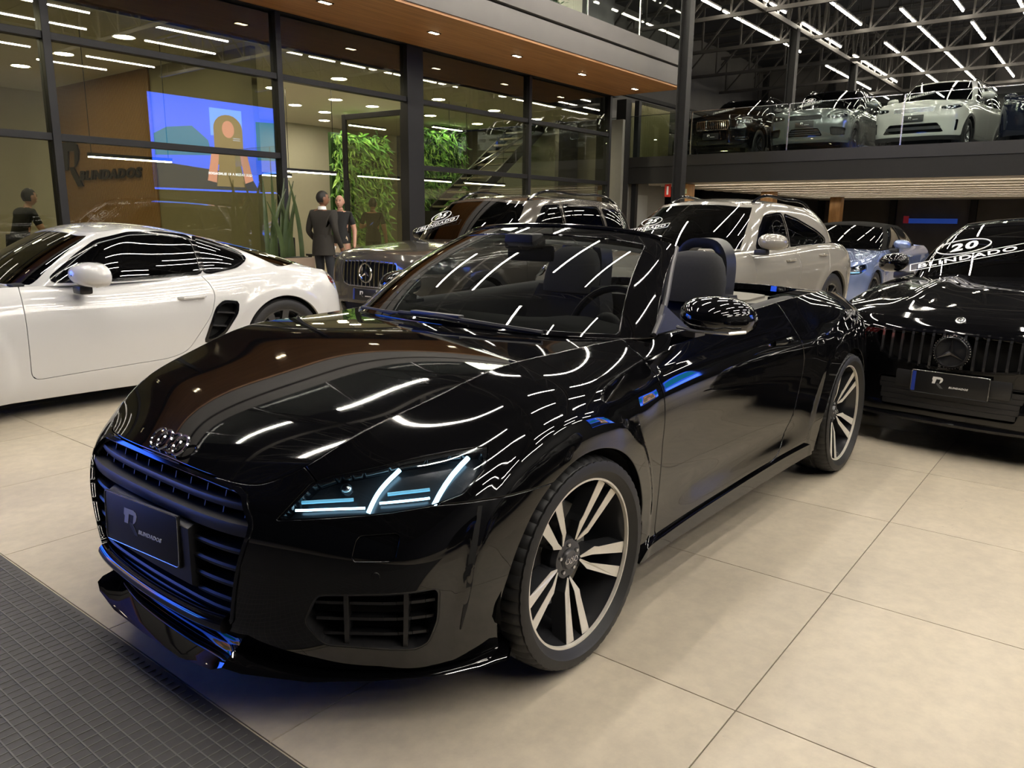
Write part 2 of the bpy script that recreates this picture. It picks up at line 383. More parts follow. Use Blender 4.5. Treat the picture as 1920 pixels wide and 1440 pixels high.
# ------------------------------------------------------------------ setting materials
def Mtile():
    m = bpy.data.materials.new('porcelain_tile'); m.use_nodes = True; nt = m.node_tree; b = nt.nodes['Principled BSDF']; L = nt.links.new
    geo = nt.nodes.new('ShaderNodeNewGeometry'); n1 = nt.nodes.new('ShaderNodeTexNoise'); n2 = nt.nodes.new('ShaderNodeTexNoise'); n3 = nt.nodes.new('ShaderNodeTexNoise'); oi = nt.nodes.new('ShaderNodeObjectInfo')
    for n, s, d in ((n1, 1.5, 6), (n2, 16, 8), (n3, 5, 5)): n.inputs['Scale'].default_value = s; n.inputs['Detail'].default_value = d; L(geo.outputs['Position'], n.inputs['Vector'])
    n1.inputs['Roughness'].default_value = .62; n2.inputs['Roughness'].default_value = .65
    r = nt.nodes.new('ShaderNodeValToRGB'); r.color_ramp.elements[0].position = .30; r.color_ramp.elements[0].color = (.455, .398, .312, 1); r.color_ramp.elements[1].position = .72; r.color_ramp.elements[1].color = (.580, .505, .392, 1)
    L(n1.outputs['Fac'], r.inputs['Fac'])
    r2 = nt.nodes.new('ShaderNodeValToRGB'); r2.color_ramp.elements[0].position = .36; r2.color_ramp.elements[0].color = (.90, .90, .905, 1); r2.color_ramp.elements[1].position = .62; r2.color_ramp.elements[1].color = (1.03, 1.03, 1.02, 1); L(n2.outputs['Fac'], r2.inputs['Fac'])
    mx = nt.nodes.new('ShaderNodeMix'); mx.data_type = 'RGBA'; mx.blend_type = 'MULTIPLY'; mx.inputs[0].default_value = 1; L(r.outputs[0], mx.inputs[6]); L(r2.outputs[0], mx.inputs[7])
    hs = nt.nodes.new('ShaderNodeHueSaturation'); mr = nt.nodes.new('ShaderNodeMapRange'); mr.inputs[3].default_value = .95; mr.inputs[4].default_value = 1.05; L(oi.outputs['Random'], mr.inputs[0]); L(mr.outputs[0], hs.inputs['Value']); L(mx.outputs[2], hs.inputs['Color']); L(hs.outputs[0], b.inputs['Base Color'])
    n4 = nt.nodes.new('ShaderNodeTexNoise'); n4.inputs['Scale'].default_value = 34; n4.inputs['Detail'].default_value = 6; n4.inputs['Distortion'].default_value = 1.2; L(geo.outputs['Position'], n4.inputs['Vector'])
    n5 = nt.nodes.new('ShaderNodeTexNoise'); n5.inputs['Scale'].default_value = 1.1; L(geo.outputs['Position'], n5.inputs['Vector'])
    a4 = nt.nodes.new('ShaderNodeMapRange'); a4.inputs[1].default_value = .66; a4.inputs[2].default_value = .74; L(n4.outputs['Fac'], a4.inputs[0]); a5 = nt.nodes.new('ShaderNodeMapRange'); a5.inputs[1].default_value = .56; a5.inputs[2].default_value = .70; L(n5.outputs['Fac'], a5.inputs[0])
    m45 = nt.nodes.new('ShaderNodeMath'); m45.operation = 'MULTIPLY'; L(a4.outputs[0], m45.inputs[0]); L(a5.outputs[0], m45.inputs[1]); m46 = nt.nodes.new('ShaderNodeMath'); m46.operation = 'MULTIPLY'; m46.inputs[1].default_value = .55; L(m45.outputs[0], m46.inputs[0])
    sc_ = nt.nodes.new('ShaderNodeMix'); sc_.data_type = 'RGBA'; sc_.inputs[7].default_value = (.10, .085, .07, 1); L(m46.outputs[0], sc_.inputs[0]); L(hs.outputs[0], sc_.inputs[6]); L(sc_.outputs[2], b.inputs['Base Color'])
    mr2 = nt.nodes.new('ShaderNodeMapRange'); mr2.inputs[3].default_value = .24; mr2.inputs[4].default_value = .46; L(n3.outputs['Fac'], mr2.inputs[0]); L(mr2.outputs[0], b.inputs['Roughness']); b.inputs['Specular IOR Level'].default_value = .45
    return m
def Mwood(name, c1, c2, scale=(1, 14, 14), rough=.45):
    m = bpy.data.materials.new(name); m.use_nodes = True; nt = m.node_tree; b = nt.nodes['Principled BSDF']; L = nt.links.new
    tc = nt.nodes.new('ShaderNodeTexCoord'); mp = nt.nodes.new('ShaderNodeMapping'); mp.inputs['Scale'].default_value = scale; nz = nt.nodes.new('ShaderNodeTexNoise'); nz.inputs['Scale'].default_value = 1.6; nz.inputs['Detail'].default_value = 7; nz.inputs['Distortion'].default_value = .6
    L(tc.outputs['Object'], mp.inputs[0]); L(mp.outputs[0], nz.inputs['Vector']); r = nt.nodes.new('ShaderNodeValToRGB'); r.color_ramp.elements[0].position = .32; r.color_ramp.elements[0].color = (*c1, 1); r.color_ramp.elements[1].position = .68; r.color_ramp.elements[1].color = (*c2, 1)
    L(nz.outputs['Fac'], r.inputs['Fac']); L(r.outputs[0], b.inputs['Base Color']); b.inputs['Roughness'].default_value = rough
    return m
TILE = Mtile()
GROUT = M('grout', (.17, .145, .11), .8, noise=.15)
WOOD = Mwood('soffit_wood', (.30, .135, .045), (.46, .225, .085), (.5, 9, 9))
WALLWOOD = Mwood('slat_wood', (.34, .19, .085), (.46, .27, .13), (9, 9, .6))
POSTWOOD = Mwood('post_wood', (.34, .17, .06), (.50, .28, .11), (9, 9, .7))
CONC = M('grey_fascia', (.125, .117, .108), .6, noise=.08, nscale=3)
DARKSTEEL = M('dark_steel', (.018, .0175, .017), .5, noise=.15, nscale=12, ior=1.3)
TRUSSM = M('truss_steel', (.055, .050, .044), .5, .2, noise=.15)
ROOFM = M('roof_sheet', (.030, .030, .034), .6, .2, noise=.2)
FRAMEM = M('facade_frame', (.012, .012, .013), .5, noise=.15, ior=1.35)
GLASS = Mglass('facade_glass', (.74, .75, .66), .055)
CLEARG = Mglass('railing_glass', (.90, .94, .92), .0, ior=1.25)
WHITEC = M('office_ceiling', (.62, .60, .52), .8, noise=.02)
OLIVE = M('olive_panel', (.30, .27, .17), .6, noise=.06)
BEIGE = M('beige_panel', (.50, .47, .38), .7, noise=.04)
LAMPW = M('downlight_emitter', (1, 1, 1), .5, emit=(1.0, .90, .64), estr=130.0)
LINEW = M('linear_emitter', (1, 1, 1), .5, emit=(1.0, .92, .74), estr=22.0)
TUBE = M('led_tube', (1, 1, 1), .4, emit=(1.0, .93, .82), estr=TUBE_POWER)
TUBES = M('led_tube_short', (1, 1, 1), .4, emit=(1.0, .92, .76), estr=TUBE_POWER*.27)
HOUS = M('tube_housing', (.35, .34, .32), .5, noise=.05)
LEAF = M('leaf_green', (.13, .32, .06), .5, noise=.5, nscale=3)
LEAFD = M('leaf_dark', (.03, .075, .02), .45, noise=.4, nscale=5)
FY = -9.0                                                       # the glazed facade
def hall():
    # ---- floor with its tiles
    fl = MB().box((-11, -3, -.06), (54, 40, .11)).obj('floor', GROUT); struct(fl)
    tm = MB().box((0, 0, -.005), (.8965, .8965, .010), .0012).mesh('tile', TILE, smooth=False)
    big = MB().box((0, 0, -.005), (.8965, .8965, .010)).mesh('tile', TILE, smooth=False)
    for i in range(-15, 2):
        for j in range(-12, 3): inst('tile', tm, fl, (-.05+.9*i-.45+.45*0, .474+.9*j+.45, 0))
    # beyond the tiles one can tell apart the same paving goes on as joined slabs
    far = MB()
    for x in np.arange(-36, 12, .9):
        for y in np.arange(-22, 16, .9):
            i = round((x+.5)/.9); xx, yy = -.05+.9*round((x+.05)/.9)-.45, .474+.9*round((y-.474)/.9)+.45
            if -.05+.9*-15-.9 < xx < -.05+.9*1 and .474-.9*12 < yy < .474+.9*3: continue
            far.box((xx, yy, -.005), (.8965, .8965, .010))
    o = far.obj('distant_tiles', TILE, fl, smooth=False); tag(o, kind='stuff')
    # ---- rubber mat in the near left corner
    RM = M('mat_rubber', (.055, .052, .050), .62, noise=.3, nscale=30); RB = M('mat_rib', (.125, .118, .105), .6, noise=.25, nscale=50)
    mat = MB().box((3.365, 0, .007), (5.0, 6.2, .014), .003).obj('rubber_mat', RM); tag(mat, 'dark grey ribbed rubber mat on the floor before the convertible', 'mat')
    rl = MB().box((0, 0, .0148), (.0038, 6.18, .0024)).mesh('mat_rib', RB, smooth=False); rs = MB().box((0, 0, .0146), (4.97, .0030, .0020)).mesh('mat_rib', RB, smooth=False)
    for k in range(22): inst('mat_rib', rl, mat, (.908+.043*k, 0, 0))
    for k in range(78): inst('mat_rib', rs, mat, (3.365, -1.62+.034*k, 0))
    # ---- roof, roof trusses, columns
    ce = MB().box((-11, -3, 8.35), (54, 40, .1)).obj('ceiling', ROOFM); struct(ce)
    rb = MB().box((0, 0, 8.277), (.10, 40, .05)).mesh('roof_purlin', TRUSSM, smooth=False)
    for i in range(26): tag(inst('roof_purlin', rb, None, (-34.6+1.9*i, -3, 0)), 'thin steel purlin running across the dark roof', 'beam', 'roof purlins')
    zb, zt_ = 6.62, 7.95
    wv = MB().bar((0, 0, zb), (0, 0, zt_), .05).mesh('web_post', TRUSSM, smooth=False)
    wd = MB().bar((0, 0, zb), (0, 1.25, zt_), .05).mesh('web_diagonal', TRUSSM, smooth=False)
    wdx = MB().bar((-.45, 0, zb), (0, 0, zt_), .05).bar((0, 0, zt_), (.45, 0, zb), .05).mesh('web_diagonal', TRUSSM, smooth=False)
    for i, x in enumerate((-33.6, -30.0, -26.2, -22.3, -18.6, -14.4, -10.2, -6.0, -1.8, 2.4, 6.6)):
        t = MB().box((x, -3, zb), (.09, 26, .10)).obj('roof_truss', TRUSSM); tag(t, ['steel roof truss at the far end wall', 'steel roof truss, second from the far end wall', 'steel roof truss above the back half of the upper deck', 'steel roof truss above the upper deck cars', 'steel roof truss above the front edge of the upper deck'][i] if i < 5 else 'dark steel roof truss spanning the hall above the showroom floor', 'truss', None if i < 5 else 'roof trusses above the showroom floor')
        inst('top_chord', MB().box((x, -3, zt_), (.09, 26, .09)).mesh('top_chord', TRUSSM, smooth=False), t)
        for k in range(21):
            y = -15.6+1.25*k; inst('web_post', wv, t, (x, y, 0))
            if k < 20: inst('web_diagonal', wd, t, (x, y, 0))
    t = MB().box((-13.5, -5.95, zb+.02), (41, .10, .12)).obj('roof_girder', TRUSSM); tag(t, 'long lattice roof girder running the length of the hall', 'truss')
    inst('top_chord', MB().box((-13.5, -5.95, zt_), (41, .09, .09)).mesh('top_chord', TRUSSM, smooth=False), t)
    for k in range(45): inst('web_diagonal', wdx, t, (-33.4+.9*k, -5.95, 0))
    def hcol(x, y, z0, z1, lab):
        c = MB().box((x, y, (z0+z1)/2), (.02, .20, z1-z0)).box((x, y-.10, (z0+z1)/2), (.22, .02, z1-z0)).box((x, y+.10, (z0+z1)/2), (.22, .02, z1-z0)).obj('steel_column', DARKSTEEL, smooth=False); tag(c, lab, 'column')
        inst('base_plate', MB().box((x, y, z0+.01), (.34, .30, .02)).mesh('base_plate', DARKSTEEL), c)
    hcol(-14.3, -5.95, 0, 6.6, 'tall dark steel column before the left end of the upper deck'); hcol(-20.9, -5.95, 3.0, 6.6, 'steel column on the upper deck behind the silver grey suv'); hcol(-26.8, -5.95, 3.0, 6.6, 'steel column far back on the upper deck')
    # ---- ceiling lights
    hm = MB().box((0, 0, .035), (1.13, .085, .04)).mesh('led_batten', HOUS, smooth=False); tb = MB().tube([(-.55, 0, 0), (.55, 0, 0)], .026, 8).mesh('tube', TUBES); dr = MB().box((-.5, 0, .785), (.012, .012, 1.47)).box((.5, 0, .785), (.012, .012, 1.47)).box((0, 0, .060), (1.012, .012, .012)).mesh('drop_rod', DARKSTEEL, smooth=False)
    hl_ = MB().box((0, 0, .035), (2.46, .085, .04)).mesh('led_batten', HOUS, smooth=False); tl_ = MB().tube([(-1.21, 0, 0), (1.21, 0, 0)], .026, 8).mesh('tube', TUBE)
    bays = [-33.6, -30.0, -26.2, -22.3, -18.6, -14.4, -10.2, -6.0, -1.8, 2.4, 6.6]; rr = random.Random(3)
    for r in range(11):                                             # short tubes over the deck, long ones over the showroom floor
        y = -7.10+1.25*r
        for b, x0 in enumerate(bays[:5]):
            w = bays[b+1]-x0
            for k in range(3):
                if rr.random() < .2 or y > 4: continue
                o = inst('led_batten', hm, None, (x0+w*(k+.5)/3, y, 6.78)); tag(o, 'bright short led tube light in a row over the upper deck', 'light', 'short tube lights over the deck'); inst('tube', tb, o); inst('drop_rod', dr, o)
    for r in range(10):
        y = -7.10+2.05*r
        for b in range(5, 9):
            x = bays[b]+2.1+(.5 if r % 2 else -.3)
            o = inst('led_batten', hl_, None, (x, y, 6.78)); tag(o, 'long led tube light hanging over the showroom floor', 'light', 'long tube lights over the showroom floor'); inst('tube', tl_, o); inst('drop_rod', dr, o)
    # ---- end wall and right wall
    wb_ = MB().box((-35, -3, 4), (.2, 40, 8.4)).obj('wall_back', M('back_sheet', (.085, .078, .070), .6, noise=.35, nscale=1.2)); struct(wb_)
    pr = MB().box((0, 0, 0), (.12, 40, .14)).mesh('wall_rail', DARKSTEEL, smooth=False)
    for z in (3.6, 4.5, 5.4, 6.3): inst('wall_rail', pr, wb_, (-34.85, -3, z))
    pc = MB().box((0, 0, 4), (.25, .25, 8)).mesh('wall_post', DARKSTEEL, smooth=False)
    for y in range(-15, 9, 3): inst('wall_post', pc, wb_, (-34.8, y, 0))
    ws_ = MB().box((-27, -12.2, 5.7), (16, .2, 5.4)).obj('wall_upper_left', M('side_sheet', (.06, .056, .05), .6, noise=.3, nscale=2)); struct(ws_)
    for z in (3.8, 4.7, 5.6): inst('wall_rail', MB().box((-27, -12.05, z), (16, .10, .12)).mesh('wall_rail', DARKSTEEL), ws_)
    wr = MB().box((-11, 13.5, 4.1), (54, .2, 8.4)).obj('wall_right', M('right_sheet', (.05, .05, .05), .55, noise=.2, nscale=2)); struct(wr)
    # blue picture screens of the showroom: opposite the glass front, and further along it
    def screen(loc, rz, w, h, lab, k=1.0):
        s = MB().box((0, 0, 0), (w+.16, .10, h+.16), .01).obj('video_screen', DARKSTEEL); s.location = loc; s.rotation_euler = (0, 0, rz); tag(s, lab, 'screen')
        bl = M('screen_blue_%d' % int(k*10), (0, 0, .02), .2, emit=(.035, .13, 1.0), estr=8.0*k); b2 = M('screen_light', (0, 0, .02), .2, emit=(.12, .30, 1.0), estr=9); dk = M('screen_dark', (0, 0, .01), .2, emit=(.01, .03, .10), estr=3); sk = M('screen_skin', (.1, .02, .02), .2, emit=(.80, .34, .24), estr=5); hr = M('screen_hair', (.1, .05, .01), .2, emit=(.55, .40, .20), estr=2.6); wt = M('screen_white', (.1, .1, .1), .2, emit=(.8, .85, 1), estr=3); tl = M('screen_teal', (0, .02, .03), .2, emit=(.01, .22, .42), estr=5)
        def patch(nm, pts, m, d): 
            P = [((p[0]-.5)*w, (p[1]-.5)*h) for p in pts]; MB().prism(P, -.004, ((0, d, 0), (1, 0, 0), (0, 0, 1), (0, 1, 0))).obj(nm, m, s, smooth=False)
        patch('picture', [(0, 0), (1, 0), (1, 1), (0, 1)], bl, -.055)
        patch('picture_floor', [(.30, .02), (1, .02), (1, .30), (.36, .20)], dk, -.060); patch('picture_room', [(.02, .40), (.30, .38), (.30, .82), (.02, .84)], tl, -.060); patch('picture_wall', [(.40, .62), (.62, .62), (.62, .92), (.40, .92)], b2, -.060)
        patch('picture_car', [(.62, .40), (.98, .36), (.98, .58), (.90, .66), (.74, .70), (.64, .56)], tl, -.060); patch('picture_steps', [(.02, .04), (.28, .04), (.26, .24), (.02, .30)], b2, -.060)
        hp = [(.50+.10*math.cos(a), .70+.16*math.sin(a)) for a in np.linspace(0, PI, 12)]+[(.40, .30), (.60, .30)]; patch('picture_hair', hp, hr, -.064)
        patch('picture_face', [(.50+.042*math.cos(a), .70+.095*math.sin(a)) for a in np.linspace(0, 2*PI, 20)[:-1]], sk, -.068)
        patch('picture_dress', [(.40, .06), (.60, .06), (.56, .46), (.44, .46)], hr, -.067); patch('picture_arm', [(.60, .10), (.66, .12), (.62, .46), (.57, .46)], sk, -.069); patch('picture_arm', [(.40, .10), (.34, .14), (.38, .46), (.43, .46)], sk, -.069)
        for i in range(2): patch('picture_line', [(.42, .60-.02*i), (.47, .60-.02*i), (.47, .61-.02*i), (.42, .61-.02*i)], wt, -.068)
        tx = M('screen_text', (.1, .1, .1), .2, emit=(.9, .93, 1), estr=9); text('QUE FAZEM A R1 BLINDADOS', .15, tx, s, frame((0, -.072, -h*.30), (1, 0, 0), (0, 0, 1)), ext=.002, bold=.004)
    screen((-19.2, 13.3, 4.5), 0, 7.4, 4.0, 'large blue video screen on the far wall opposite the glass front', .9)
    screen((5.4, -8.75, 1.95), PI, 7.0, 3.2, 'blue video screen standing along the glass front beside the showroom', 1.7)
    # ---- upper parking deck
    dk = MB().box((-26.3, -2, 2.93), (17.0, 21.6, .14)).obj('floor_upper', M('deck_concrete', (.16, .155, .145), .5, noise=.15, nscale=2)); struct(dk)
    f1 = MB().box((-17.74, -2, 2.955), (.12, 21.6, .27)).obj('trim_1', M('deck_edge_plate', (.024, .023, .022), .4, .3, noise=.15)); struct(f1)
    f2 = MB().box((-17.78, -2, 2.60), (.14, 21.6, .44)).obj('trim_2', DARKSTEEL); struct(f2)
    cs = M('deck_sheet', (.62, .58, .52), .5, .0, noise=.15, nscale=3); dc = MB().box((-26.4, -.1, 2.52), (17, 17.7, .04)).obj('ceiling_deck', cs); struct(dc)
    rbm = MB().box((0, 0, 2.435), (.30, 17.7, .14)).mesh('deck_rib', cs, smooth=False)
    for i in range(22): inst('deck_rib', rbm, dc, (-18.6-.75*i, -.1, 0))
    dtm = M('deck_fill_tube', (1, 1, 1), .4, emit=(1, .90, .74), estr=13)
    for k in range(9):                                              # added tubes, hidden between the ribs to brighten the deck underside
        x = -18.975-1.5*k; o = MB().box((x, -.1, 2.488), (.08, 16.6, .024)).obj('deck_fill_strip', HOUS, smooth=False); tag(o, 'added strip light hidden between the ribs under the parking deck', 'light', 'added strip lights under the deck'); inst('tube', MB().tube([(x, -8.3, 2.462), (x, 8.1, 2.462)], .016, 8).mesh('tube', dtm), o)
    for x, y, lab in ((-18.3, -7.75, 'wood clad deck post nearest the glass front'), (-24.1, -7.5, 'wood clad deck post between the two suvs, far back'), (-30.4, -7.1, 'wood clad deck post above the blue cabriolet')):
        c = MB().box((x, y, 1.182), (.42, .42, 2.364), .01).obj('wood_post', POSTWOOD); tag(c, lab, 'post')
        if x > -19: inst('exit_sign', MB().box((x+.215, y+.11, 2.17), (.012, .13, .13)).mesh('exit_sign', M('green_sign', (.55, .62, .40), .5, noise=.1)), c)
    MB_ = MB().box((-17.9, -8.05, 2.19), (.02, .18, .34)).obj('fire_sign', M('red_sign', (.55, .03, .02), .5, noise=.1)); tag(MB_, 'small red fire sign hanging at the deck edge', 'sign'); inst('sign_mark', MB().box((-17.885, -8.05, 2.19), (.008, .05, .22)).mesh('sign_mark', WHITE), MB_)
    # glass guard along the deck edge
    gr_ = empty('deck_railing', 'clear glass guard rail along the upper deck edge', 'railing', (-17.7, -2, 3.08))
    for i in range(8):
        g_ = MB().box((-17.70, -9.9+2.55*i+1.25, 3.62), (.014, 2.50, 1.10)).obj('glass_panel', CLEARG); g_.parent = gr_; g_.location = (17.7, 2, -3.08); inst('guard_edge', MB().box((-17.70, -9.9+2.55*i, 3.62), (.02, .03, 1.10)).mesh('guard_edge', SATIN), g_)
        inst('guard_edge', MB().box((-17.70, -9.9+2.55*i+1.25, 4.175), (.02, 2.5, .015)).mesh('guard_edge', SATIN), g_)
    # blue neon wall strip far under the deck and a red barrier
    sgn = MB().box((-34.627, -4.5, 1.5), (.1, 2.0, .2)).obj('blue_banner', M('banner_blue', (.02, .06, .45), .5, emit=(.05, .18, 1), estr=.15, noise=.1)); tag(sgn, 'long blue lit banner on the far wall under the deck', 'banner'); inst('banner_end', MB().box((-34.53, -5.4, 1.55), (.06, .2, .3)).mesh('banner_end', M('banner_red', (.5, .02, .05), .5, emit=(1, .05, .1), estr=.05)), sgn)
    # ---- the glass front
    base = MB().box((-1.9, FY, .04), (8.3, .14, .08)).box((-12.75, FY, .04), (7.4, .14, .08)).obj('wall_left', FRAMEM); struct(base)
    MX = [2.3, -2.63, -6.07, -9.12, -12.72, -16.2]; ZT = [2.33, 3.55]
    mul = MB().box((0, 0, 2.26), (.10, .18, 4.5), .006).mesh('mullion', FRAMEM, smooth=False)
    for x in MX: inst('mullion', mul, base, (x, FY, 0))
    inst('mullion', MB().box((0, 0, 2.26), (.42, .20, 4.5), .006).mesh('mullion', FRAMEM, smooth=False), base, (-9.08, FY, 0))
    for i in range(len(MX)-1):
        x0, x1 = MX[i], MX[i+1]; c, w = (x0+x1)/2, abs(x0-x1)-.10; door = i == 2
        for z in ZT:
            if door and z < 3: continue
            inst('transom', MB().box((0, 0, 0), (w, .14, .09), .005).mesh('transom', FRAMEM, smooth=False), base, (c, FY, z))
        zs = [.08]+ZT+[4.52]
        for k in range(3):
            if door and k < 2: continue
            h = zs[k+1]-zs[k]-.09; inst('pane', MB().box((0, 0, 0), (w, .012, h)).mesh('pane', GLASS, smooth=False), base, (c, FY, (zs[k]+zs[k+1])/2))
    struct(MB().box((-7.5, FY-.04, 4.56), (18.0, .30, .10)).obj('trim_3', FRAMEM))
    # left half of the wide doorway is open; a tall framed leaf is swung in
    dl = bpy.data.objects.new('door_1', None); link(dl); dl.location = (-8.92, FY-.04, 0); dl.rotation_euler = (0, 0, math.radians(-86)); dl['kind'] = 'structure'
    for nm, c, d in (('stile', (.05, 0, 1.70), (.10, .06, 3.36)), ('stile', (1.62, 0, 1.70), (.10, .06, 3.36)), ('rail', (.83, 0, 3.33), (1.46, .06, .10)), ('rail', (.83, 0, .08), (1.46, .06, .14))): MB().box(c, d, .006).obj(nm, FRAMEM, dl, smooth=False)
    MB().box((.83, 0, 1.71), (1.46, .012, 3.16)).obj('pane', GLASS, dl, smooth=False); MB().bar((1.50, .06, .9), (1.50, .06, 2.1), .035).obj('pull_bar', FRAMEM, dl)
    # balcony slab above, its wood underside with spotlights
    so = MB().box((-6.0, -7.99, 4.545), (20.6, 2.02, .05)).obj('ceiling_soffit', WOOD); struct(so)
    struct(MB().box((-6.0, -7.96, 4.76), (20.62, 2.02, .40), .004).obj('trim_4', CONC)); struct(MB().box((-6.0, -8.02, 4.975), (20.5, 1.98, .05)).obj('trim_5', DARKSTEEL)); struct(MB().box((-6.0, -7.94, 5.16), (20.66, 2.06, .32), .004).obj('trim_6', CONC))
    sp = MB().box((0, 0, 0), (.26, .10, .012)).mesh('spotlight', DARKSTEEL, smooth=False); sl = MB().box((-.055, 0, -.008), (.085, .07, .006)).box((.055, 0, -.008), (.085, .07, .006)).mesh('spot_lamp', M('spot_emitter', (1, 1, 1), .5, emit=(1, .80, .5), estr=20), smooth=False)
    for i in range(9):
        o = inst('spotlight', sp, None, (-15.6+2.35*i, -7.9, 4.515)); tag(o, 'twin spotlight recessed in the wooden soffit', 'light', 'soffit spotlights'); inst('spot_lamp', sl, o)
    gb_ = empty('balustrade', 'glass balustrade on the balcony above the wooden soffit', 'railing', (-6, -6.98, 5.33))
    for i in range(10):
        x = -16.2+2.1*i; g_ = MB().box((x+1.03, -6.98, 5.95), (2.0, .014, 1.24)).obj('glass_panel', CLEARG); g_.parent = gb_; g_.location = (6, 6.98, -5.33); inst('pane_edge', MB().box((x+.02, -6.98, 5.95), (.02, .022, 1.24)).mesh('pane_edge', SATIN), g_)
    up = MB().box((-7.5, FY-.2, 6.9), (18, .2, 4.2)).obj('wall_upper', M('upper_wall', (.05, .048, .045), .5, noise=.1)); struct(up)
    lw = MB().box((-10.4, FY-.07, 6.9), (2.3, .06, 1.5), .005).obj('window_1', FRAMEM); struct(lw); inst('lit_pane', MB().box((-10.4, FY-.035, 6.9), (2.1, .02, 1.3)).mesh('lit_pane', M('lit_window', (1, 1, 1), .4, emit=(1, .95, .72), estr=16)), lw)
    cu = MB(); xs = np.linspace(-14.6, -13.6, 60); cu.add([(x, -8.86+.03*math.sin(i*1.3), z) for z in (5.0, 7.8) for i, x in enumerate(xs)], [(i, i+1, 61+i, 60+i) for i in range(59)]); o = cu.obj('curtain', BEIGE); tag(o, 'pale curtain behind the balcony glass', 'curtain')
    for k, x in enumerate((-12.2, -10.9)):
        p = MB().box((x, -8.2, 5.55), (.5, .5, .5), .02).obj('balcony_planter', DARKSTEEL); tag(p, 'balcony planter with leafy green shrub nearest the curtain' if k == 0 else 'balcony planter with leafy green shrub farther from the curtain', 'plant'); leafball(p, (x, -8.0, 6.15), (.55, .5, .5), 260, LEAF if k else LEAFD)
    # right end of the office block: return wall, tall posts, curtained room and service niche under it
    for x in (-16.5, -17.5):
        o = MB().box((x, -9.3, 2.3), (.26, .30, 4.6)).obj('niche_post', DARKSTEEL); tag(o, 'dark post in the niche at the end of the glass front' if x > -17 else 'dark post in the niche next to the curtained room', 'column')
    struct(MB().box((-18.6, -10.6, 2.3), (4.8, .12, 4.6)).obj('wall_niche', M('niche_panel', (.06, .058, .055), .5, noise=.1)))
    rf = MB().box((-19.4, -9.06, 3.02), (3.2, .14, .16)).obj('wall_room', FRAMEM); struct(rf)
    for x in (-17.86, -21.0): inst('mullion', MB().box((x, -9.06, 2.3), (.14, .14, 4.6)).mesh('mullion', FRAMEM, smooth=False), rf)
    inst('pane', MB().box((-19.4, -9.06, 3.85), (3.0, .012, 1.5)).mesh('pane', GLASS, smooth=False), rf)
    cu = MB(); xs = np.linspace(-20.3, -18.0, 120); cu.add([(x, -9.35+.03*math.sin(i*.9), z) for z in (3.0, 4.6) for i, x in enumerate(xs)], [(i, i+1, 121+i, 120+i) for i in range(119)]); o = cu.obj('curtain', M('beige_curtain', (.42, .38, .27), .8, noise=.1)); tag(o, 'long beige curtain in the room over the service counter', 'curtain')
    ct = MB().box((-18.9, -9.56, 1.22), (2.4, .6, 2.44), .01).obj('service_counter', M('counter_grey', (.20, .20, .19), .5, noise=.1)); tag(ct, 'tall grey service cupboard under the curtained room', 'cupboard'); inst('cupboard_door', MB().box((-18.5, -9.245, 1.25), (.9, .03, 1.7)).mesh('cupboard_door', M('counter_door', (.30, .31, .30), .4, noise=.1)), ct)
    ys = M('yellow_plastic', (.78, .45, .01), .4, noise=.05); o = MB().add([(-18.25, -9.38, 2.44), (-17.95, -9.38, 2.44), (-17.98, -9.44, 2.84), (-18.22, -9.44, 2.84), (-18.25, -9.40, 2.44), (-17.95, -9.40, 2.44), (-17.98, -9.46, 2.84), (-18.22, -9.46, 2.84)], [(0, 1, 2, 3), (7, 6, 5, 4), (0, 4, 5, 1), (1, 5, 6, 2), (2, 6, 7, 3), (3, 7, 4, 0)]).obj('caution_board', ys, smooth=False); tag(o, 'yellow folding caution board standing on the grey cupboard', 'sign')
    inst('rear_leaf', MB().add([(-18.25, -9.58, 2.44), (-17.95, -9.58, 2.44), (-17.98, -9.48, 2.84), (-18.22, -9.48, 2.84), (-18.25, -9.60, 2.44), (-17.95, -9.60, 2.44), (-17.98, -9.50, 2.84), (-18.22, -9.50, 2.84)], [(0, 1, 2, 3), (7, 6, 5, 4), (0, 4, 5, 1), (1, 5, 6, 2), (2, 6, 7, 3), (3, 7, 4, 0)]).mesh('rear_leaf', ys, smooth=False), o)
    # ---- office behind the glass
    struct(MB().box((-7.5, -13.2, 4.05), (18, 8.2, .08)).obj('ceiling_office', WHITEC)); struct(MB().box((-7.5, FY-.35, 4.27), (18, .5, .5)).obj('trim_7', DARKSTEEL))
    struct(MB().box((-7.5, -17.3, 2), (18, .12, 4.1)).obj('wall_office', BEIGE)); struct(MB().box((1.5, -13.2, 2), (.12, 8.2, 4.1)).obj('wall_office_left', OLIVE)); struct(MB().box((-17.2, -13.2, 2), (.12, 8.2, 4.1)).obj('wall_office_right', M('office_grey', (.17, .165, .14), .6, noise=.08)))
    ww = MB().box((-5.85, -13.0, 2.02), (.10, 7.4, 4.02)).obj('wall_wood', OLIVE); struct(ww)
    sm = MB().box((0, 0, 2.02), (.03, .026, 4.0)).mesh('slat', WALLWOOD, smooth=False)
    inst('backing', MB().box((-5.79, -14.6, 2.02), (.02, 4.2, 4.0)).mesh('backing', WALLWOOD), ww)
    for k in range(84): inst('slat', sm, ww, (-5.77, -16.65+.05*k, 0))
    sg = bpy.data.objects.new('logo_sign', None); link(sg); sg.location = (-5.74, -15.75, 1.95); tag(sg, 'black R logo with raised company lettering on the slatted wood wall', 'sign')
    SB = M('sign_black', (.02, .014, .010), .35, noise=.1); rlogo(sg, frame((0, -.58, .0), (0, 1, 0), (0, 0, 1)), .92, SB, SB, .03); text('BLINDADOS', .25, SB, sg, frame((.015, 1.46, .21), (0, 1, 0), (0, 0, 1)), ext=.015, shear=.25, bold=.010, sx=1.72)
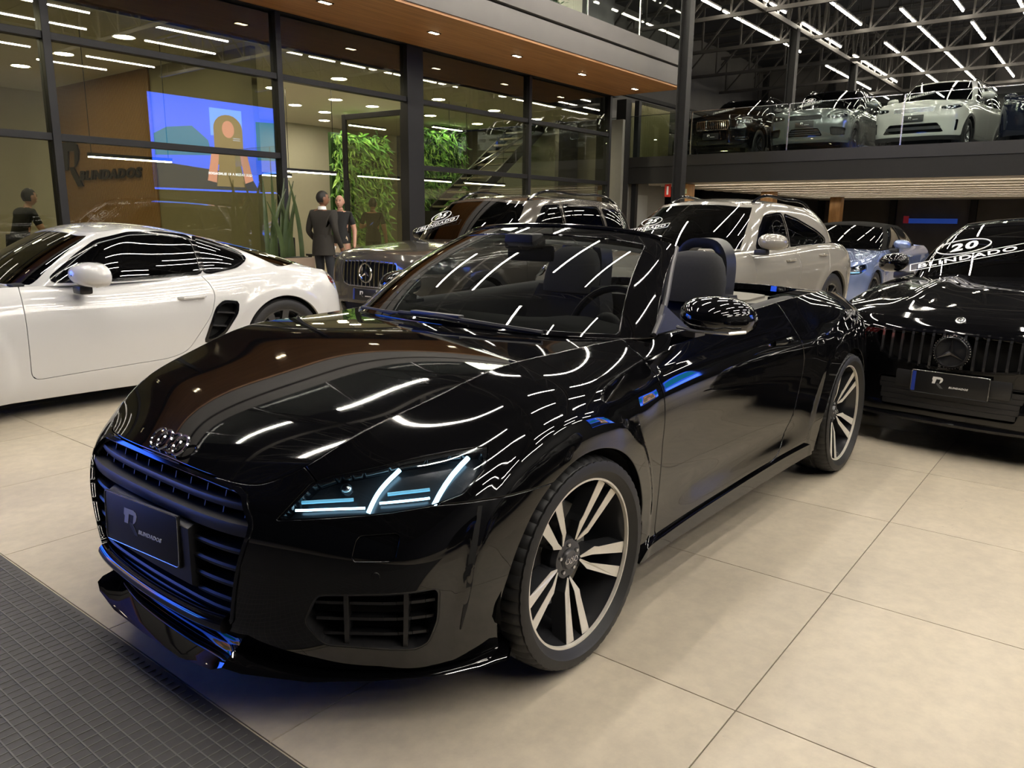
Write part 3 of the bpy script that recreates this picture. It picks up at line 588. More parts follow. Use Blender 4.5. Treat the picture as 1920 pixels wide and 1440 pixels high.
    dlm = MB().lathe([(0, 0), (.15, 0), (.165, -.006), (.165, .02)], 20, 'z').mesh('downlight', WHITE); dle = MB().lathe([(0, -.004), (.14, -.004), (.14, .004)], 20, 'z').mesh('downlight_lens', LAMPW)
    for x, y in [(-4.3, -10.3), (-4.3, -12.4), (-4.3, -14.2), (-1.9, -10.3), (-1.9, -12.4), (-1.9, -14.2), (-8.5, -10.4), (-8.4, -12.4), (-8.2, -14.1), (-10.2, -14.1), (-10.2, -12.6), (-11.5, -10.6), (-11.4, -12.7), (-11.4, -14.5), (-13.6, -10.7), (-13.4, -12.7), (-12.5, -15.9), (-15.5, -10.8), (-15.4, -12.8)]:
        o = inst('downlight', dlm, None, (x, y, 3.995)); tag(o, 'round warm downlight in the white office ceiling', 'light', 'office ceiling downlights'); inst('downlight_lens', dle, o)
    for x0, x1, y in ((-7.15, -8.5, -10.6), (-7.5, -8.6, -12.2), (-10.9, -11.9, -10.6), (-12.4, -13.9, -10.6), (-3.6, -4.9, -10.3)):
        o = MB().box(((x0+x1)/2, y, 2.24), (abs(x1-x0), .06, .05)).obj('pendant_light', DARKSTEEL); tag(o, 'slim linear pendant light hanging in the office', 'light', 'linear office pendants'); inst('pendant_tube', MB().box(((x0+x1)/2, y, 2.205), (abs(x1-x0)-.02, .05, .02)).mesh('pendant_tube', LINEW), o); inst('pendant_cable', MB().bar((x0-.05*np.sign(x0-x1), y, 2.26), (x0-.05*np.sign(x0-x1), y, 4.0), .008).bar((x1+.05*np.sign(x0-x1), y, 2.26), (x1+.05*np.sign(x0-x1), y, 4.0), .008).mesh('pendant_cable', DARKSTEEL), o)
    # planted walls at the back of the office
    for x0, x1, z0, z1, lab in ((-11.4, -13.2, .7, 3.5, 'green planted wall seen through the open door leaf'), (-14.3, -16.4, .4, 3.9, 'tall green planted wall at the right end of the office')):
        p = MB().box(((x0+x1)/2, -14.35, (z0+z1)/2), (abs(x1-x0), .10, z1-z0)).obj('planted_wall', LEAFD); tag(p, lab, 'plant wall'); leafwall(p, x0, x1, -14.28, z0, z1, 900)
        gl = MB().box(((x0+x1)/2, -13.9, 3.7 if x0 > -13 else 3.95), (1.2, .10, .05)).obj('grow_light', DARKSTEEL); tag(gl, 'grow light over the planted wall '+('by the open door' if x0 > -13 else 'at the right end'), 'light'); inst('grow_tube', MB().box(((x0+x1)/2, -13.9, 3.67 if x0 > -13 else 3.92), (1.2, .08, .02)).mesh('grow_tube', M('grow_emitter', (1, 1, 1), .5, emit=(.8, 1, .62), estr=45)), gl)
    # partitions, stair, desks
    o = MB().box((-7.6, -13.9, 1.6), (1.6, .08, 3.2)).obj('partition', BEIGE); tag(o, 'beige partition with black frames behind the doorway', 'partition')
    for x in (-6.85, -7.6, -8.38): inst('partition_frame', MB().box((x, -13.82, 1.6), (.08, .10, 3.2)).mesh('partition_frame', FRAMEM), o)
    inst('partition_frame', MB().box((-7.6, -13.82, 3.2), (1.7, .10, .12)).mesh('partition_frame', FRAMEM), o)
    st = MB().bar((-13.2, -11.4, 1.55), (-16.6, -11.4, 3.9), .06, .24).bar((-13.2, -12.5, 1.55), (-16.6, -12.5, 3.9), .06, .24).obj('staircase', DARKSTEEL, smooth=False); tag(st, 'dark open staircase climbing inside the office', 'stairs')
    tr = MB().box((0, 0, 0), (.30, 1.06, .045)).mesh('stair_tread', M('tread_wood', (.18, .16, .12), .5, noise=.1), smooth=False)
    for k in range(12): inst('stair_tread', tr, st, (-13.35-.28*k, -11.95, 1.68+.193*k))
    inst('handrail', MB().bar((-13.2, -11.38, 2.5), (-16.6, -11.38, 4.0), .04).bar((-13.2, -11.38, 2.25), (-16.4, -11.38, 4.0), .02).mesh('handrail', SATIN), st)
    inst('landing', MB().box((-12.6, -11.95, .80), (1.2, 1.2, 1.5)).mesh('landing', DARKSTEEL), st)
    def desk(x, y, lab, w=1.5):
        d = MB().box((x, y, .735), (w, .7, .035), .006).obj('desk', M('desk_black', (.014, .014, .015), .35, noise=.1)); tag(d, lab, 'desk')
        for sx in (-1, 1):
            for sy in (-1, 1): inst('leg', MB().box((x+sx*(w/2-.05), y+sy*.3, .36), (.045, .045, .72)).mesh('leg', FRAMEM), d)
        inst('front_panel', MB().box((x, y+.30, .48), (w-.1, .02, .46)).mesh('front_panel', FRAMEM), d); return d
    desk(-6.95, -8.55, 'black desk in front of the bald man at the doorway', 1.1); desk(-3.78, -10.3, 'black reception desk with a man behind the glass at the far left', 1.8); desk(-9.9, -10.6, 'black office desk behind the man with the printed shirt', 1.5)
    def chair(x, y, rz, lab):
        c = empty('office_chair', lab, 'chair', (x, y, 0), rz)
        MB().box((0, 0, .46), (.46, .46, .06), .02).obj('seat', LEATHER, c); MB().box((-.22, 0, .78), (.05, .44, .42), .02).obj('backrest', LEATHER, c)
        for sx in (-1, 1):
            for sy in (-1, 1): MB().tube([(sx*.18, sy*.19, .44), (sx*.21, sy*.22, .005)], .012, 6).obj('leg', SATIN, c)
    chair(-6.35, -9.45, PI/2, 'black chair with thin metal legs beside the doorway desk'); chair(-6.9, -9.95, PI/2, 'black chair pushed behind the doorway desk'); chair(-3.1, -11.0, PI/2, 'black chair of the seated man behind the glass')
    mo = MB().box((-4.0, -10.35, 1.024), (.56, .03, .34), .006).obj('monitor', MATTEBLACK); tag(mo, 'black monitor on the reception desk at the far left', 'monitor'); inst('monitor_foot', MB().box((-4.0, -10.35, .804), (.05, .05, .12)).box((-4.0, -10.35, .765), (.24, .18, .012)).mesh('monitor_foot', MATTEBLACK), mo)
    # planter with sword plant by the doorway
    pt = MB().box((-5.70, -8.5, .36), (.85, .40, .72), .008).obj('planter', M('planter_beige', (.36, .27, .20), .6, noise=.06)); tag(pt, 'beige planter box with tall sword leaves by the doorway', 'planter'); inst('soil', MB().box((-5.70, -8.5, .715), (.78, .34, .02)).mesh('soil', DEEPBLACK), pt)
    pr_ = random.Random(5); SWORD = M('sword_leaf', (.045, .070, .022), .4, noise=.4, nscale=9)
    for k in range(11):
        x = -6.0+.06*k+pr_.uniform(-.03, .03); y = -8.5+pr_.uniform(-.1, .1); h = pr_.uniform(.7, 1.35); lx, ly = pr_.uniform(-.28, .28), pr_.uniform(-.15, .15); V = []; n = 7
        for i in range(n):
            t = i/(n-1); c = Vector((x+lx*t*t, y+ly*t*t, .70+h*t)); w = .042*(1-t**3)+.004; a = Vector((w, .0, 0)); V += [c-a, c+Vector((0, .012, 0)), c+a, c-Vector((0, .012, 0))]
        MB().add(V, [(i*4+j, i*4+(j+1) % 4, (i+1)*4+(j+1) % 4, (i+1)*4+j) for i in range(n-1) for j in range(4)]+[(3, 2, 1, 0), tuple((n-1)*4+k2 for k2 in range(4))]).obj('leaf', SWORD, pt)
def leafball(parent, c, r, n, mat):
    b = MB(); q = random.Random(int(abs(c[0])*100))
    for _ in range(n):
        d = Vector((q.gauss(0, 1), q.gauss(0, 1), q.gauss(0, 1))).normalized(); k = q.uniform(.55, 1); p = Vector((c[0]+d.x*r[0]*k, c[1]+d.y*r[1]*k, c[2]+d.z*r[2]*k)); t = Vector((q.gauss(0, 1), q.gauss(0, 1), q.gauss(0, .6)-.3)).normalized(); s = t.cross(d).normalized()*.025; L = .14
        b.add([p, p+t*L*.5+s, p+t*L, p+t*L*.5-s], [(0, 1, 2, 3)])
    o = b.obj('foliage', mat, parent, smooth=False); tag(o, kind='stuff'); return o
def leafwall(parent, x0, x1, y, z0, z1, n):
    q = random.Random(11)
    for m, k in ((LEAF, n), (M('leaf_lime', (.28, .48, .10), .5, noise=.4, nscale=4), n), (LEAFD, n//2)):
        b = MB()
        for _ in range(k):
            p = Vector((q.uniform(x0, x1), y+q.uniform(0, .22), q.uniform(z0, z1))); t = Vector((q.gauss(0, .6), q.uniform(.1, .8), q.gauss(-.5, .6))).normalized(); s = t.cross(Vector((q.gauss(0, .3), 1, q.gauss(.4, .3)))).normalized()*q.uniform(.02, .04); L = q.uniform(.15, .34)
            b.add([p, p+t*L*.5+s, p+t*L+Vector((0, 0, -.05)), p+t*L*.5-s], [(0, 1, 2, 3)])
        o = b.obj('foliage', m, parent, smooth=False); tag(o, kind='stuff')
# ------------------------------------------------------------------ rings, wheels and other pieces every car is made of
def ring(cols, step, hlev, bottom_only=False):
    """half-body control columns [front centre .. rear centre][bottom .. top] -> dense grid round the whole car"""
    T = np.array(cols, float); Mi = T[1:][::-1].copy(); Mi[:, :, 1] *= -1; T = np.concatenate([Mi, T])
    tl = chordp(np.swapaxes(T, 0, 1)); nv = max(8, int(tl[-1]/hlev)); D = np.swapaxes(nspl(tl, np.swapaxes(T, 0, 1), np.linspace(0, tl[-1], nv)), 0, 1)
    tc = chordp(T); nu = int(tc[-1]/step); nu += 1-nu % 2
    return nspl(tc, D, np.linspace(0, tc[-1], nu))
def arch_cut(S, axles):
    """distance outside the wheel openings (xz circles on the flanks)"""
    d = np.full(len(S.V), 9.0)
    for ax, az, R in axles:
        r = np.hypot(S.V[:, 0]-ax, S.V[:, 2]-az)-R
        d = np.minimum(d, np.where(np.abs(S.N[:, 1]) > .35, r, np.where(r < 0, -r+.02, r)))
    return d
def tyre_mesh(R, Rr, w, groove=True, n=None):
    """tyre about the y axis, outer side at +y"""
    h = w/2; n = n or (216 if groove else 64); s = R-Rr
    prof = [(Rr-.012, h*.80), (Rr+.004, h*.92), (Rr+.012, h*.955), (Rr+s*.3, h*1.0), (Rr+s*.6, h*1.0), (Rr+s*.80, h*.96), (R-.013, h*.90), (R-.005, h*.82), (R-.001, h*.66)]
    tread = []
    for a in (.30, -.30):
        tread += [(R, h*(a+.09)), (R-.007, h*(a+.07)), (R-.007, h*(a-.07)), (R, h*(a-.09))]
    prof = prof+tread+[(r, -y) for r, y in prof[::-1]]
    k = len(prof)
    def rm(i, j, r):
        if groove and (7 <= j <= 9 or k-10 <= j <= k-8) and (i % 4 == 0): return r-.005
        if groove and (5 <= j <= 6 or k-7 <= j <= k-6) and (i % 4 == 0): return r-.0025
        return r
    return MB().lathe(prof, n, 'y', rmod=rm)
def rings_logo(R, gap, tr, n=28):
    b = MB()
    for i in range(4):
        c = (i-1.5)*gap
        b.tube([(c+R*math.cos(2*PI*k/n), R*math.sin(2*PI*k/n), 0.0025*(1 if i % 2 else -1)) for k in range(n)], tr, 6, closed=True)
    return b
# ------------------------------------------------------------------ the hero: a black open roadster
HLANG, INTANG = 45, 40
HEADLIGHT = [(-.198, .608), (-.157, .650), (-.114, .692), (-.059, .709), (.117, .738), (.249, .753), (.340, .758), (.327, .709), (.272, .660), (.185, .638), (.083, .628), (-.055, .619), (-.145, .613)]
HLDRL = [('light_guide', [(-.155, .636), (-.06, .641), (.022, .643)], .0032, DRL), ('light_guide', [(.030, .632), (.052, .672), (.078, .700), (.108, .724)], .0058, DRL),
         ('light_guide', [(.058, .653), (.12, .656), (.185, .659)], .0032, DRL), ('light_guide', [(.196, .643), (.222, .682), (.255, .717), (.286, .742)], .0066, DRL),
         ('light_blade', [(-.14, .654), (-.07, .659), (-.008, .662)], .0045, DRLSOFT), ('light_blade', [(.078, .672), (.13, .675), (.185, .678)], .0045, DRLSOFT)]
HLPROJ = [(-.03, .690)]
INTAKE = [(-.015, .431), (.294, .442), (.289, .343), (.262, .268), (.225, .250), (-.01, .270), (-.055, .345)]
INTSTRUT = [.048, .198]
FLAP = [(.090, .580), (.197, .586), (.185, .522), (.076, .519)]
SENSOR = (.137, .484)
CURTAIN = [(.066, .628, .006), (.048, .56, .008), (.034, .50, .009), (.026, .43, .008), (.018, .36, .006), (.010, .295, .002)]
HC = [  # control columns, front centre round the near side to rear centre: (x, y, z) from sill to top edge
 [(.830,0,.190),(.872,0,.260),(.886,0,.350),(.890,0,.450),(.882,0,.545),(.866,0,.605),(.848,0,.645),(.826,0,.676)],
 [(.826,.20,.190),(.868,.20,.260),(.882,.20,.350),(.886,.205,.450),(.878,.21,.545),(.862,.21,.605),(.845,.21,.645),(.822,.205,.674)],
 [(.79,.40,.185),(.842,.395,.260),(.858,.40,.350),(.862,.41,.450),(.855,.415,.540),(.838,.415,.600),(.818,.412,.640),(.790,.405,.664)],
 [(.715,.55,.180),(.775,.535,.260),(.797,.545,.350),(.803,.555,.450),(.798,.555,.535),(.785,.545,.600),(.768,.515,.650),(.748,.470,.688)],
 [(.625,.665,.178),(.678,.665,.265),(.699,.68,.355),(.708,.69,.450),(.704,.687,.535),(.685,.665,.612),(.675,.605,.690),(.664,.540,.753)],
 [(.525,.768,.178),(.572,.784,.270),(.590,.800,.360),(.598,.809,.450),(.595,.806,.540),(.560,.770,.632),(.525,.700,.738),(.480,.603,.827)],
 [(.395,.833,.185),(.412,.856,.275),(.421,.872,.365),(.427,.881,.455),(.424,.882,.550),(.410,.868,.655),(.370,.785,.778),(.315,.638,.873)],
 [(.215,.872,.20),(.21,.892,.29),(.206,.903,.40),(.203,.909,.50),(.202,.912,.62),(.200,.906,.755),(.180,.800,.862),(.135,.665,.921)],
 [(0,.880,.20),(0,.897,.30),(0,.908,.42),(0,.913,.54),(0,.915,.68),(0,.908,.800),(-.02,.812,.883),(-.05,.678,.930)],
 [(-.2,.876,.20),(-.2,.893,.30),(-.2,.905,.41),(-.2,.910,.53),(-.2,.914,.66),(-.21,.904,.775),(-.22,.818,.877),(-.24,.686,.934)],
 [(-.42,.866,.195),(-.42,.876,.27),(-.42,.878,.38),(-.42,.882,.50),(-.42,.888,.64),(-.43,.882,.765),(-.44,.823,.872),(-.46,.708,.941)],
 [(-.70,.858,.190),(-.70,.862,.265),(-.70,.860,.38),(-.70,.866,.50),(-.70,.876,.65),(-.70,.872,.785),(-.70,.825,.882),(-.70,.772,.945)],
 [(-1.10,.855,.190),(-1.10,.858,.265),(-1.10,.856,.38),(-1.10,.863,.50),(-1.10,.873,.65),(-1.10,.870,.79),(-1.10,.828,.888),(-1.10,.784,.955)],
 [(-1.55,.857,.190),(-1.55,.861,.265),(-1.55,.860,.38),(-1.55,.868,.50),(-1.55,.877,.65),(-1.55,.873,.79),(-1.55,.830,.898),(-1.55,.782,.972)],
 [(-1.90,.865,.195),(-1.90,.875,.275),(-1.90,.878,.38),(-1.90,.886,.50),(-1.90,.894,.655),(-1.90,.886,.795),(-1.90,.840,.908),(-1.90,.770,.986)],
 [(-2.20,.880,.20),(-2.20,.895,.29),(-2.20,.903,.40),(-2.20,.909,.52),(-2.20,.914,.67),(-2.20,.902,.810),(-2.20,.842,.916),(-2.20,.752,.990)],
 [(-2.505,.885,.20),(-2.505,.900,.30),(-2.505,.909,.42),(-2.505,.914,.55),(-2.505,.915,.69),(-2.50,.902,.820),(-2.49,.832,.920),(-2.48,.730,.985)],
 [(-2.80,.865,.21),(-2.80,.880,.30),(-2.80,.890,.41),(-2.80,.895,.53),(-2.80,.895,.67),(-2.79,.876,.800),(-2.78,.805,.897),(-2.76,.705,.962)],
 [(-3.00,.795,.22),(-3.035,.815,.30),(-3.05,.825,.40),(-3.052,.827,.52),(-3.045,.822,.65),(-3.03,.800,.780),(-3.01,.742,.872),(-2.99,.660,.938)],
 [(-3.14,.60,.22),(-3.18,.62,.30),(-3.20,.63,.40),(-3.205,.63,.52),(-3.20,.625,.65),(-3.18,.61,.775),(-3.16,.58,.862),(-3.14,.53,.922)],
 [(-3.20,.32,.22),(-3.25,.33,.30),(-3.268,.33,.40),(-3.272,.33,.52),(-3.265,.33,.65),(-3.245,.325,.772),(-3.228,.315,.855),(-3.21,.29,.914)],
 [(-3.22,0,.22),(-3.268,0,.30),(-3.285,0,.40),(-3.288,0,.52),(-3.28,0,.65),(-3.262,0,.77),(-3.245,0,.853),(-3.228,0,.912)],
]
h_zc = fns(.07, [(.84, .665), (.826, .676), (.79, .712), (.74, .744), (.67, .776), (.5, .836), (.3, .886), (.1, .925), (-.1, .944), (-.27, .952), (-.45, .957), (-.7, .960)])
h_ye = fns(.05, [(.84, .40), (.79, .42), (.748, .47), (.664, .54), (.48, .603), (.315, .638), (.135, .665), (-.05, .678), (-.24, .686), (-.46, .708), (-.7, .772)])
h_ze = fns(.07, [(.84, .635), (.79, .664), (.748, .688), (.664, .753), (.48, .827), (.315, .873), (.135, .921), (-.05, .930), (-.24, .934), (-.46, .941), (-.7, .945)])
def h_hood(x, y):
    r = np.clip(np.abs(y)/h_ye(x), 0, 1.15); zc, ze = h_zc(x), h_ze(x)
    return zc+(ze-zc)*r**2.2
d_zc = fn([(-1.85, 1.0), (-2.1, 1.008), (-2.4, 1.006), (-2.7, .988), (-3.0, .956), (-3.15, .932), (-3.228, .914)])
d_zs = fn([(-1.55, .972), (-1.9, .986), (-2.2, .990), (-2.48, .985), (-2.76, .962), (-2.99, .938), (-3.14, .922), (-3.21, .914), (-3.228, .912)])
d_ye = fn([(-1.55, .782), (-1.9, .77), (-2.2, .752), (-2.48, .730), (-2.76, .705), (-2.99, .66), (-3.14, .62), (-3.228, .60)])
def h_deck(x, y):
    r = np.clip(np.abs(y)/d_ye(x), 0, 1.1); return d_zc(x)+(d_zs(x)-d_zc(x))*r**2.4
def arch_liner(root, c, A, sg):
    V = []; n = 22; prof = ((A-.012, .30), (A+.004, .12), (A+.004, .012))
    for i in range(n+1):
        q = math.radians(-8)+math.radians(196)*i/n
        for r, d in prof: V.append((c[0]+r*math.cos(q), c[1]-sg*d, c[2]+r*math.sin(q)))
    MB().add(V, [(i*3+j, i*3+j+1, (i+1)*3+j+1, (i+1)*3+j) for i in range(n) for j in range(2)]).obj('arch_liner', DEEPBLACK, root)
def roadster_wheel(root, x, y, side, R=.3305, steer=0.0, spin=55):
    rim = MB().lathe([(.262, .085), (.268, .088), (.268, .094), (.258, .094), (.250, .070), (.238, .03), (.232, -.02), (.236, -.10), (.262, -.12)], 72)
    rim.lathe([(.0, .050), (.030, .052), (.062, .050), (.072, .035), (.070, -.02)], 40)
    w = rim.obj('wheel', DARKMETAL, root); w.location = (x, y, R); w.rotation_euler = (0, 0, (PI if side < 0 else 0)+steer)
    tyre_mesh(R, .2705, .25).obj('tyre', RUBBER, w)
    MB().lathe([(.269, .100), (.269, .1045), (.2570, .1045), (.2550, .094)], 96).obj('rim_lip', MACHINED, w)
    for k in range(5):
        a0 = math.radians(spin+72*k); ca, sa = math.cos(a0), math.sin(a0)
        for sg in (-1, 1):
            # spoke outline in (radial, lateral): a thin root at the hub, a knee, a broad foot at the rim
            out = [(.058, .006), (.098, .033), (.255, .061)]; inn = [(.255, .023), (.108, .013), (.062, .001)]
            if sg > 0: out = [(.058, .006), (.112, .040), (.132, .040), (.255, .062)]
            poly = [(p[0], sg*p[1]) for p in out+inn]
            if sg < 0: poly = poly[::-1]
            A, B = Vector((-ca, 0, sa)), Vector((sa, 0, ca))
            def yy(r): return .052+(.092-.052)*min(1, max(0, (r-.06)/.19))**.8
            b = MB(); n = len(poly)
            top = [A*p[0]+B*p[1]+Vector((0, yy(p[0]), 0)) for p in poly]; cen = sum((Vector(p) for p in top), Vector())/n
            bot = [A*p[0]+B*(p[1]*1.0+sg*.004)+Vector((0, yy(p[0])-.05, 0)) for p in poly]
            b.add(top+bot, [tuple(range(n)), tuple(range(2*n-1, n-1, -1))]+[(i, n+i, n+(i+1) % n, (i+1) % n) for i in range(n)])
            b.obj('spoke', DARKMETAL, w, smooth=False)
            up = Vector((0, .0015, 0)); t2 = [p+(cen-p)*.03+up for p in top]; b2 = [p+(cen-p)*.03-up for p in top]
            MB().add(t2+b2, [tuple(range(n)), tuple(range(2*n-1, n-1, -1))]+[(i, n+i, n+(i+1) % n, (i+1) % n) for i in range(n)]).obj('spoke_face', MACHINED, w, smooth=False)
    MB().lathe([(0, .062), (.028, .061), (.032, .056), (.034, .045)], 32).obj('hub_cap', M('hub_cap_grey', (.10, .10, .105), .3, .6, noise=.1), w)
    lg = rings_logo(.0085, .0125, .0015, 16).obj('hub_rings', CHROME, w); lg.location = (0, .0635, 0); lg.rotation_euler = (PI/2, 0, PI)
    MB().lathe([(.07, -.005), (.165, -.005), (.168, -.012), (.168, -.03), (.07, -.03)], 48).obj('brake_disc', STEEL, w)
    MB().box((.125, -.02, .02), (.09, .06, .17), .012).obj('brake_caliper', MATTEBLACK, w)
    for k in range(5):
        a = math.radians(spin+36+72*k)
        MB().lathe([(0, .056), (.006, .056), (.0085, .05), (.0085, .04)], 6, c=(0, 0, 0)).obj('wheel_bolt', SATIN, w).location = (-.045*math.cos(a), 0, .045*math.sin(a))
    return w
def build_roadster():
    root = empty('convertible_car', 'open black two-seat convertible with lit headlights in the middle of the showroom', 'car', (0, 0, 0), math.radians(-1.55))
    C = np.array(HC, float)
    for i in range(10): C[i, 7, 2] = h_hood(C[i, 7, 0], C[i, 7, 1])
    for i in range(14, len(C)): C[i, 7, 2] = h_deck(C[i, 7, 0], C[i, 7, 1])
    G = ring(C, .0125, .012); nu, nv = G.shape[:2]
    for it in range(56):                                           # fair the surface, ends kept
        if it == 12: G0 = G.copy()
        Q = G.copy(); Q[1:-1] = (G[:-2]+2*G[1:-1]+G[2:])/4; G = Q; Q = G.copy(); Q[:, 1:-1] = (G[:, :-2]+2*G[:, 1:-1]+G[:, 2:])/4; G = Q
    fx = np.clip((.62-G0[..., 0])/.25, 0, 1)*np.clip((G0[..., 0]+2.9)/.25, 0, 1); fx = fx[..., None]; G = G0+(G-G0)*fx
    tz = np.where(G[:, -1, 0] > -.5, h_hood(G[:, -1, 0], G[:, -1, 1]), G[:, -1, 2]); dz = (tz-G[:, -1, 2])[:, None]; G[..., 2] += dz*np.linspace(0, 1, nv)[None]**5
    # the wheel arch flares: a raised flat ring with a crisp outer crease
    for ax, k0 in ((0, 1), (-2.505, 1)):
        r = np.hypot(G[..., 0]-ax, G[..., 2]-.33); s = np.clip((.458+.047*np.clip((G[..., 0]-ax+.2)/.4, 0, 1)-r)/.022, 0, 1); s = s*s*(3-2*s)
        f = np.clip((np.abs(G[..., 1])-.74)/.08, 0, 1); lo = np.clip((G[..., 2]-.30)/.12, 0.25, 1); hi = np.clip((.84-G[..., 2])/.06, 0, 1)*(1-.65*np.clip((G[..., 2]-.64)/.12, 0, 1))
        G[..., 1] += np.sign(G[..., 1])*.010*s*f*lo*hi*(1-.6*np.clip((G[..., 0]-ax-.10)/.15, 0, 1)*np.clip((G[..., 2]-.52)/.12, 0, 1))
    # tornado line along the doors
    bl = np.clip((-.30-G[..., 0])/.16, 0, 1)*np.clip((G[..., 0]+2.12)/.2, 0, 1); bl = bl*bl*(3-2*bl)
    zcr = .808-.012*(G[..., 0]+.5); cap = .869-np.clip(G[..., 2]-zcr, 0, 1)*.63; ex = np.abs(G[..., 1])-cap
    out_ = np.clip((G[..., 2]-.60)/.16, 0, 1)*np.where(G[..., 2] < zcr+.03, 1, 0)*.010*bl*(np.abs(G[..., 1]) > .7)
    G[..., 1] += np.sign(G[..., 1])*out_; ex = np.abs(G[..., 1])-cap; k_ = .004; ex = np.where(np.abs(G[..., 1]) > .7, .5*(ex+np.sqrt(ex*ex+k_*k_)), 0)
    G[..., 1] -= np.sign(G[..., 1])*ex*bl*np.clip((G[..., 2]-zcr+.02)/.02, 0, 1)
    # hollow in the lower door
    q = np.exp(-((G[..., 2]-.36)/.06)**2)*np.clip((-.50-G[..., 0])/.3, 0, 1)*np.clip((G[..., 0]+2.0)/.25, 0, 1)*(np.abs(G[..., 1]) > .7)
    G[..., 1] -= np.sign(G[..., 1])*.012*q
    top = G[:, -1].copy(); S = gridsurf(G); full = S; bv = S.bvh()
    def rx(y, z, x0=3.0):
        h = bv.ray_cast(Vector((x0, y, z)), Vector((-1, 0, 0))); return h[0].x if h[0] else .8
    S = S.clip(arch_cut(S, [(0, .33, .362), (-2.505, .33, .362)]))
    # --- front openings, cut one after another from the fascia
    gp = smooth_lin([(0, .674), (.2, .673), (.385, .664)], 8).tolist()+[(.412, .655), (.464, .598), (.464, .572), (.394, .315), (.365, .290), (.15, .266), (0, .26)]
    gpoly = gp+[(-a, b) for a, b in gp[::-1]]
    d = feat(S, 0, gpoly); mouth, S = S.clip(d-.001), S.clip(-d-.001)
    d2 = feat(mouth, 0, [(a*(.974 if abs(a) > .3 else 1), .46+(b-.46)*.955) for a, b in gpoly]); frame = mouth.clip(-d2)
    frame.off(.004).obj('grille_frame', GLOSSBLACK, root, rim=.03)
    mouth.off(-.085).obj('grille_backing', DEEPBLACK, root)
    def slat(z, hgt, dep, y0, y1, mat=MATTEBLACK, name='grille_slat', back=.016, drop=.0):
        ys = np.linspace(y0, y1, 25); b = MB(); n = len(ys); V = []
        for y in ys:
            x = rx(y, min(z, .655))-back
            V += [(x, y, z+hgt*.35), (x+.004, y, z), (x, y, z-hgt*.6), (x-dep, y, z-hgt*.5), (x-dep, y, z+hgt*.5)]
        F = [(i*5+j, i*5+(j+1) % 5, (i+1)*5+(j+1) % 5, (i+1)*5+j) for i in range(n-1) for j in range(5)]
        b.add(V, F+[(4, 3, 2, 1, 0), tuple((n-1)*5+k for k in range(5))]); return b.obj(name, mat, root, ang=50)
    def gw(z): return .408+(.655-z)*.88 if z > .598 else .460-(.585-z)*.25
    slat(.622, .020, .055, -gw(.622), gw(.622)); slat(.572, .034, .06, -gw(.572), gw(.572), back=.008)
    for z in (.51, .462, .414, .366):
        for sg in (-1, 1): slat(z, .016, .05, sg*.235, sg*gw(z), back=.02)
    for z in (.330, .300): slat(z, .016, .05, -gw(z), gw(z), back=.02)
    for i in range(-5, 6):
        y = i*.08; x = rx(y, .6); MB().bar((x-.06, y, .645), (x-.045, y, .585), .03, .004, up=(0, 1, 0)).obj('grille_fin', MATTEBLACK, root)
    # centre block that carries the plate
    pb = MB(); ys = np.linspace(-.235, .235, 13); V = []
    for y in ys:
        x = rx(y, .46)-.004; V += [(x-.02, y, .545), (x, y, .535), (x, y, .375), (x-.02, y, .36), (x-.08, y, .36), (x-.08, y, .545)]
    pb.add(V, [(i*6+j, i*6+(j+1) % 6, (i+1)*6+(j+1) % 6, (i+1)*6+j) for i in range(12) for j in range(6)]+[(5, 4, 3, 2, 1, 0), tuple(72+k for k in range(6))])
    pb.obj('plate_carrier', MATTEBLACK, root)
    MB().tube([(rx(y, .283)+.001, y, .283+.012*(abs(y)/.36)**2) for y in np.linspace(-.36, .36, 25)], .024, 12).obj('grille_lower_bar', GLOSSBLACK, root)
    # headlights (seen from 35 degrees) and their insides
    for sg in (1, -1):
        def sgp(poly): return [(sg*a, b) for a, b in poly]
        HLP = HEADLIGHT
        d = feat(S, sg*HLANG, sgp(HLP)); lens, S = S.clip(d-.0015), S.clip(-d-.0015)
        lens.off(.001).obj('headlight_lens', CLEARLENS, root)
        lens.off(-.045).obj('headlight_housing', LAMPHOUSE, root)
        lens.off(-.002).clip(-feat(lens, sg*HLANG, sgp([(np.mean([a[0] for a in HLP])+(a-np.mean([q[0] for q in HLP]))*.955, .655+(b-.655)*.90) for a, b in HLP]))).obj('headlight_rim', GLOSSBLACK, root, rim=.045)
        # light guides
        cth, sth = math.cos(math.radians(sg*HLANG)), math.sin(math.radians(sg*HLANG)); dr = Vector((cth, sth, 0)); lat = Vector((-sth, cth, 0))
        def hp(h, z, o=-.018):
            p = lat*(sg*h)+Vector((0, 0, z)); q = bv.ray_cast(p+dr*3, -dr); return q[0]-q[1].normalized()*(-o if q[1].dot(dr) > 0 else o) if q[0] else p
        def strip(pts, wid, name, mat, o=-.018):
            P = smooth_lin(pts, 14); b = MB(); b.tube([hp(a, c, o) for a, c in P], wid, 6); return b.obj(name, mat, root)
        for nm, pts, wd, mt in HLDRL: strip(pts, wd, nm, mt)
        for h, z in HLPROJ:
            c = hp(h, z, -.035); MB().ell(c, (.016, .016, .014), 14, 8).obj('projector_lens', CHROME, root)
        # lower side intake with struts, washer flap, parking sensor
        d = feat(S, sg*INTANG, sgp(rpoly(INTAKE, .02))); hole, S = S.clip(d), S.clip(-d)
        hole.off(-.07).obj('intake_backing', DEEPBLACK, root); hole.clip(.006-feat(hole, sg*INTANG, sgp(rpoly(INTAKE, .02)))).off(-.001).obj('intake_rim', MATTEBLACK, root, rim=.06)
        cI, sI = math.cos(math.radians(sg*INTANG)), math.sin(math.radians(sg*INTANG)); dI = Vector((cI, sI, 0)); lI = Vector((-sI, cI, 0))
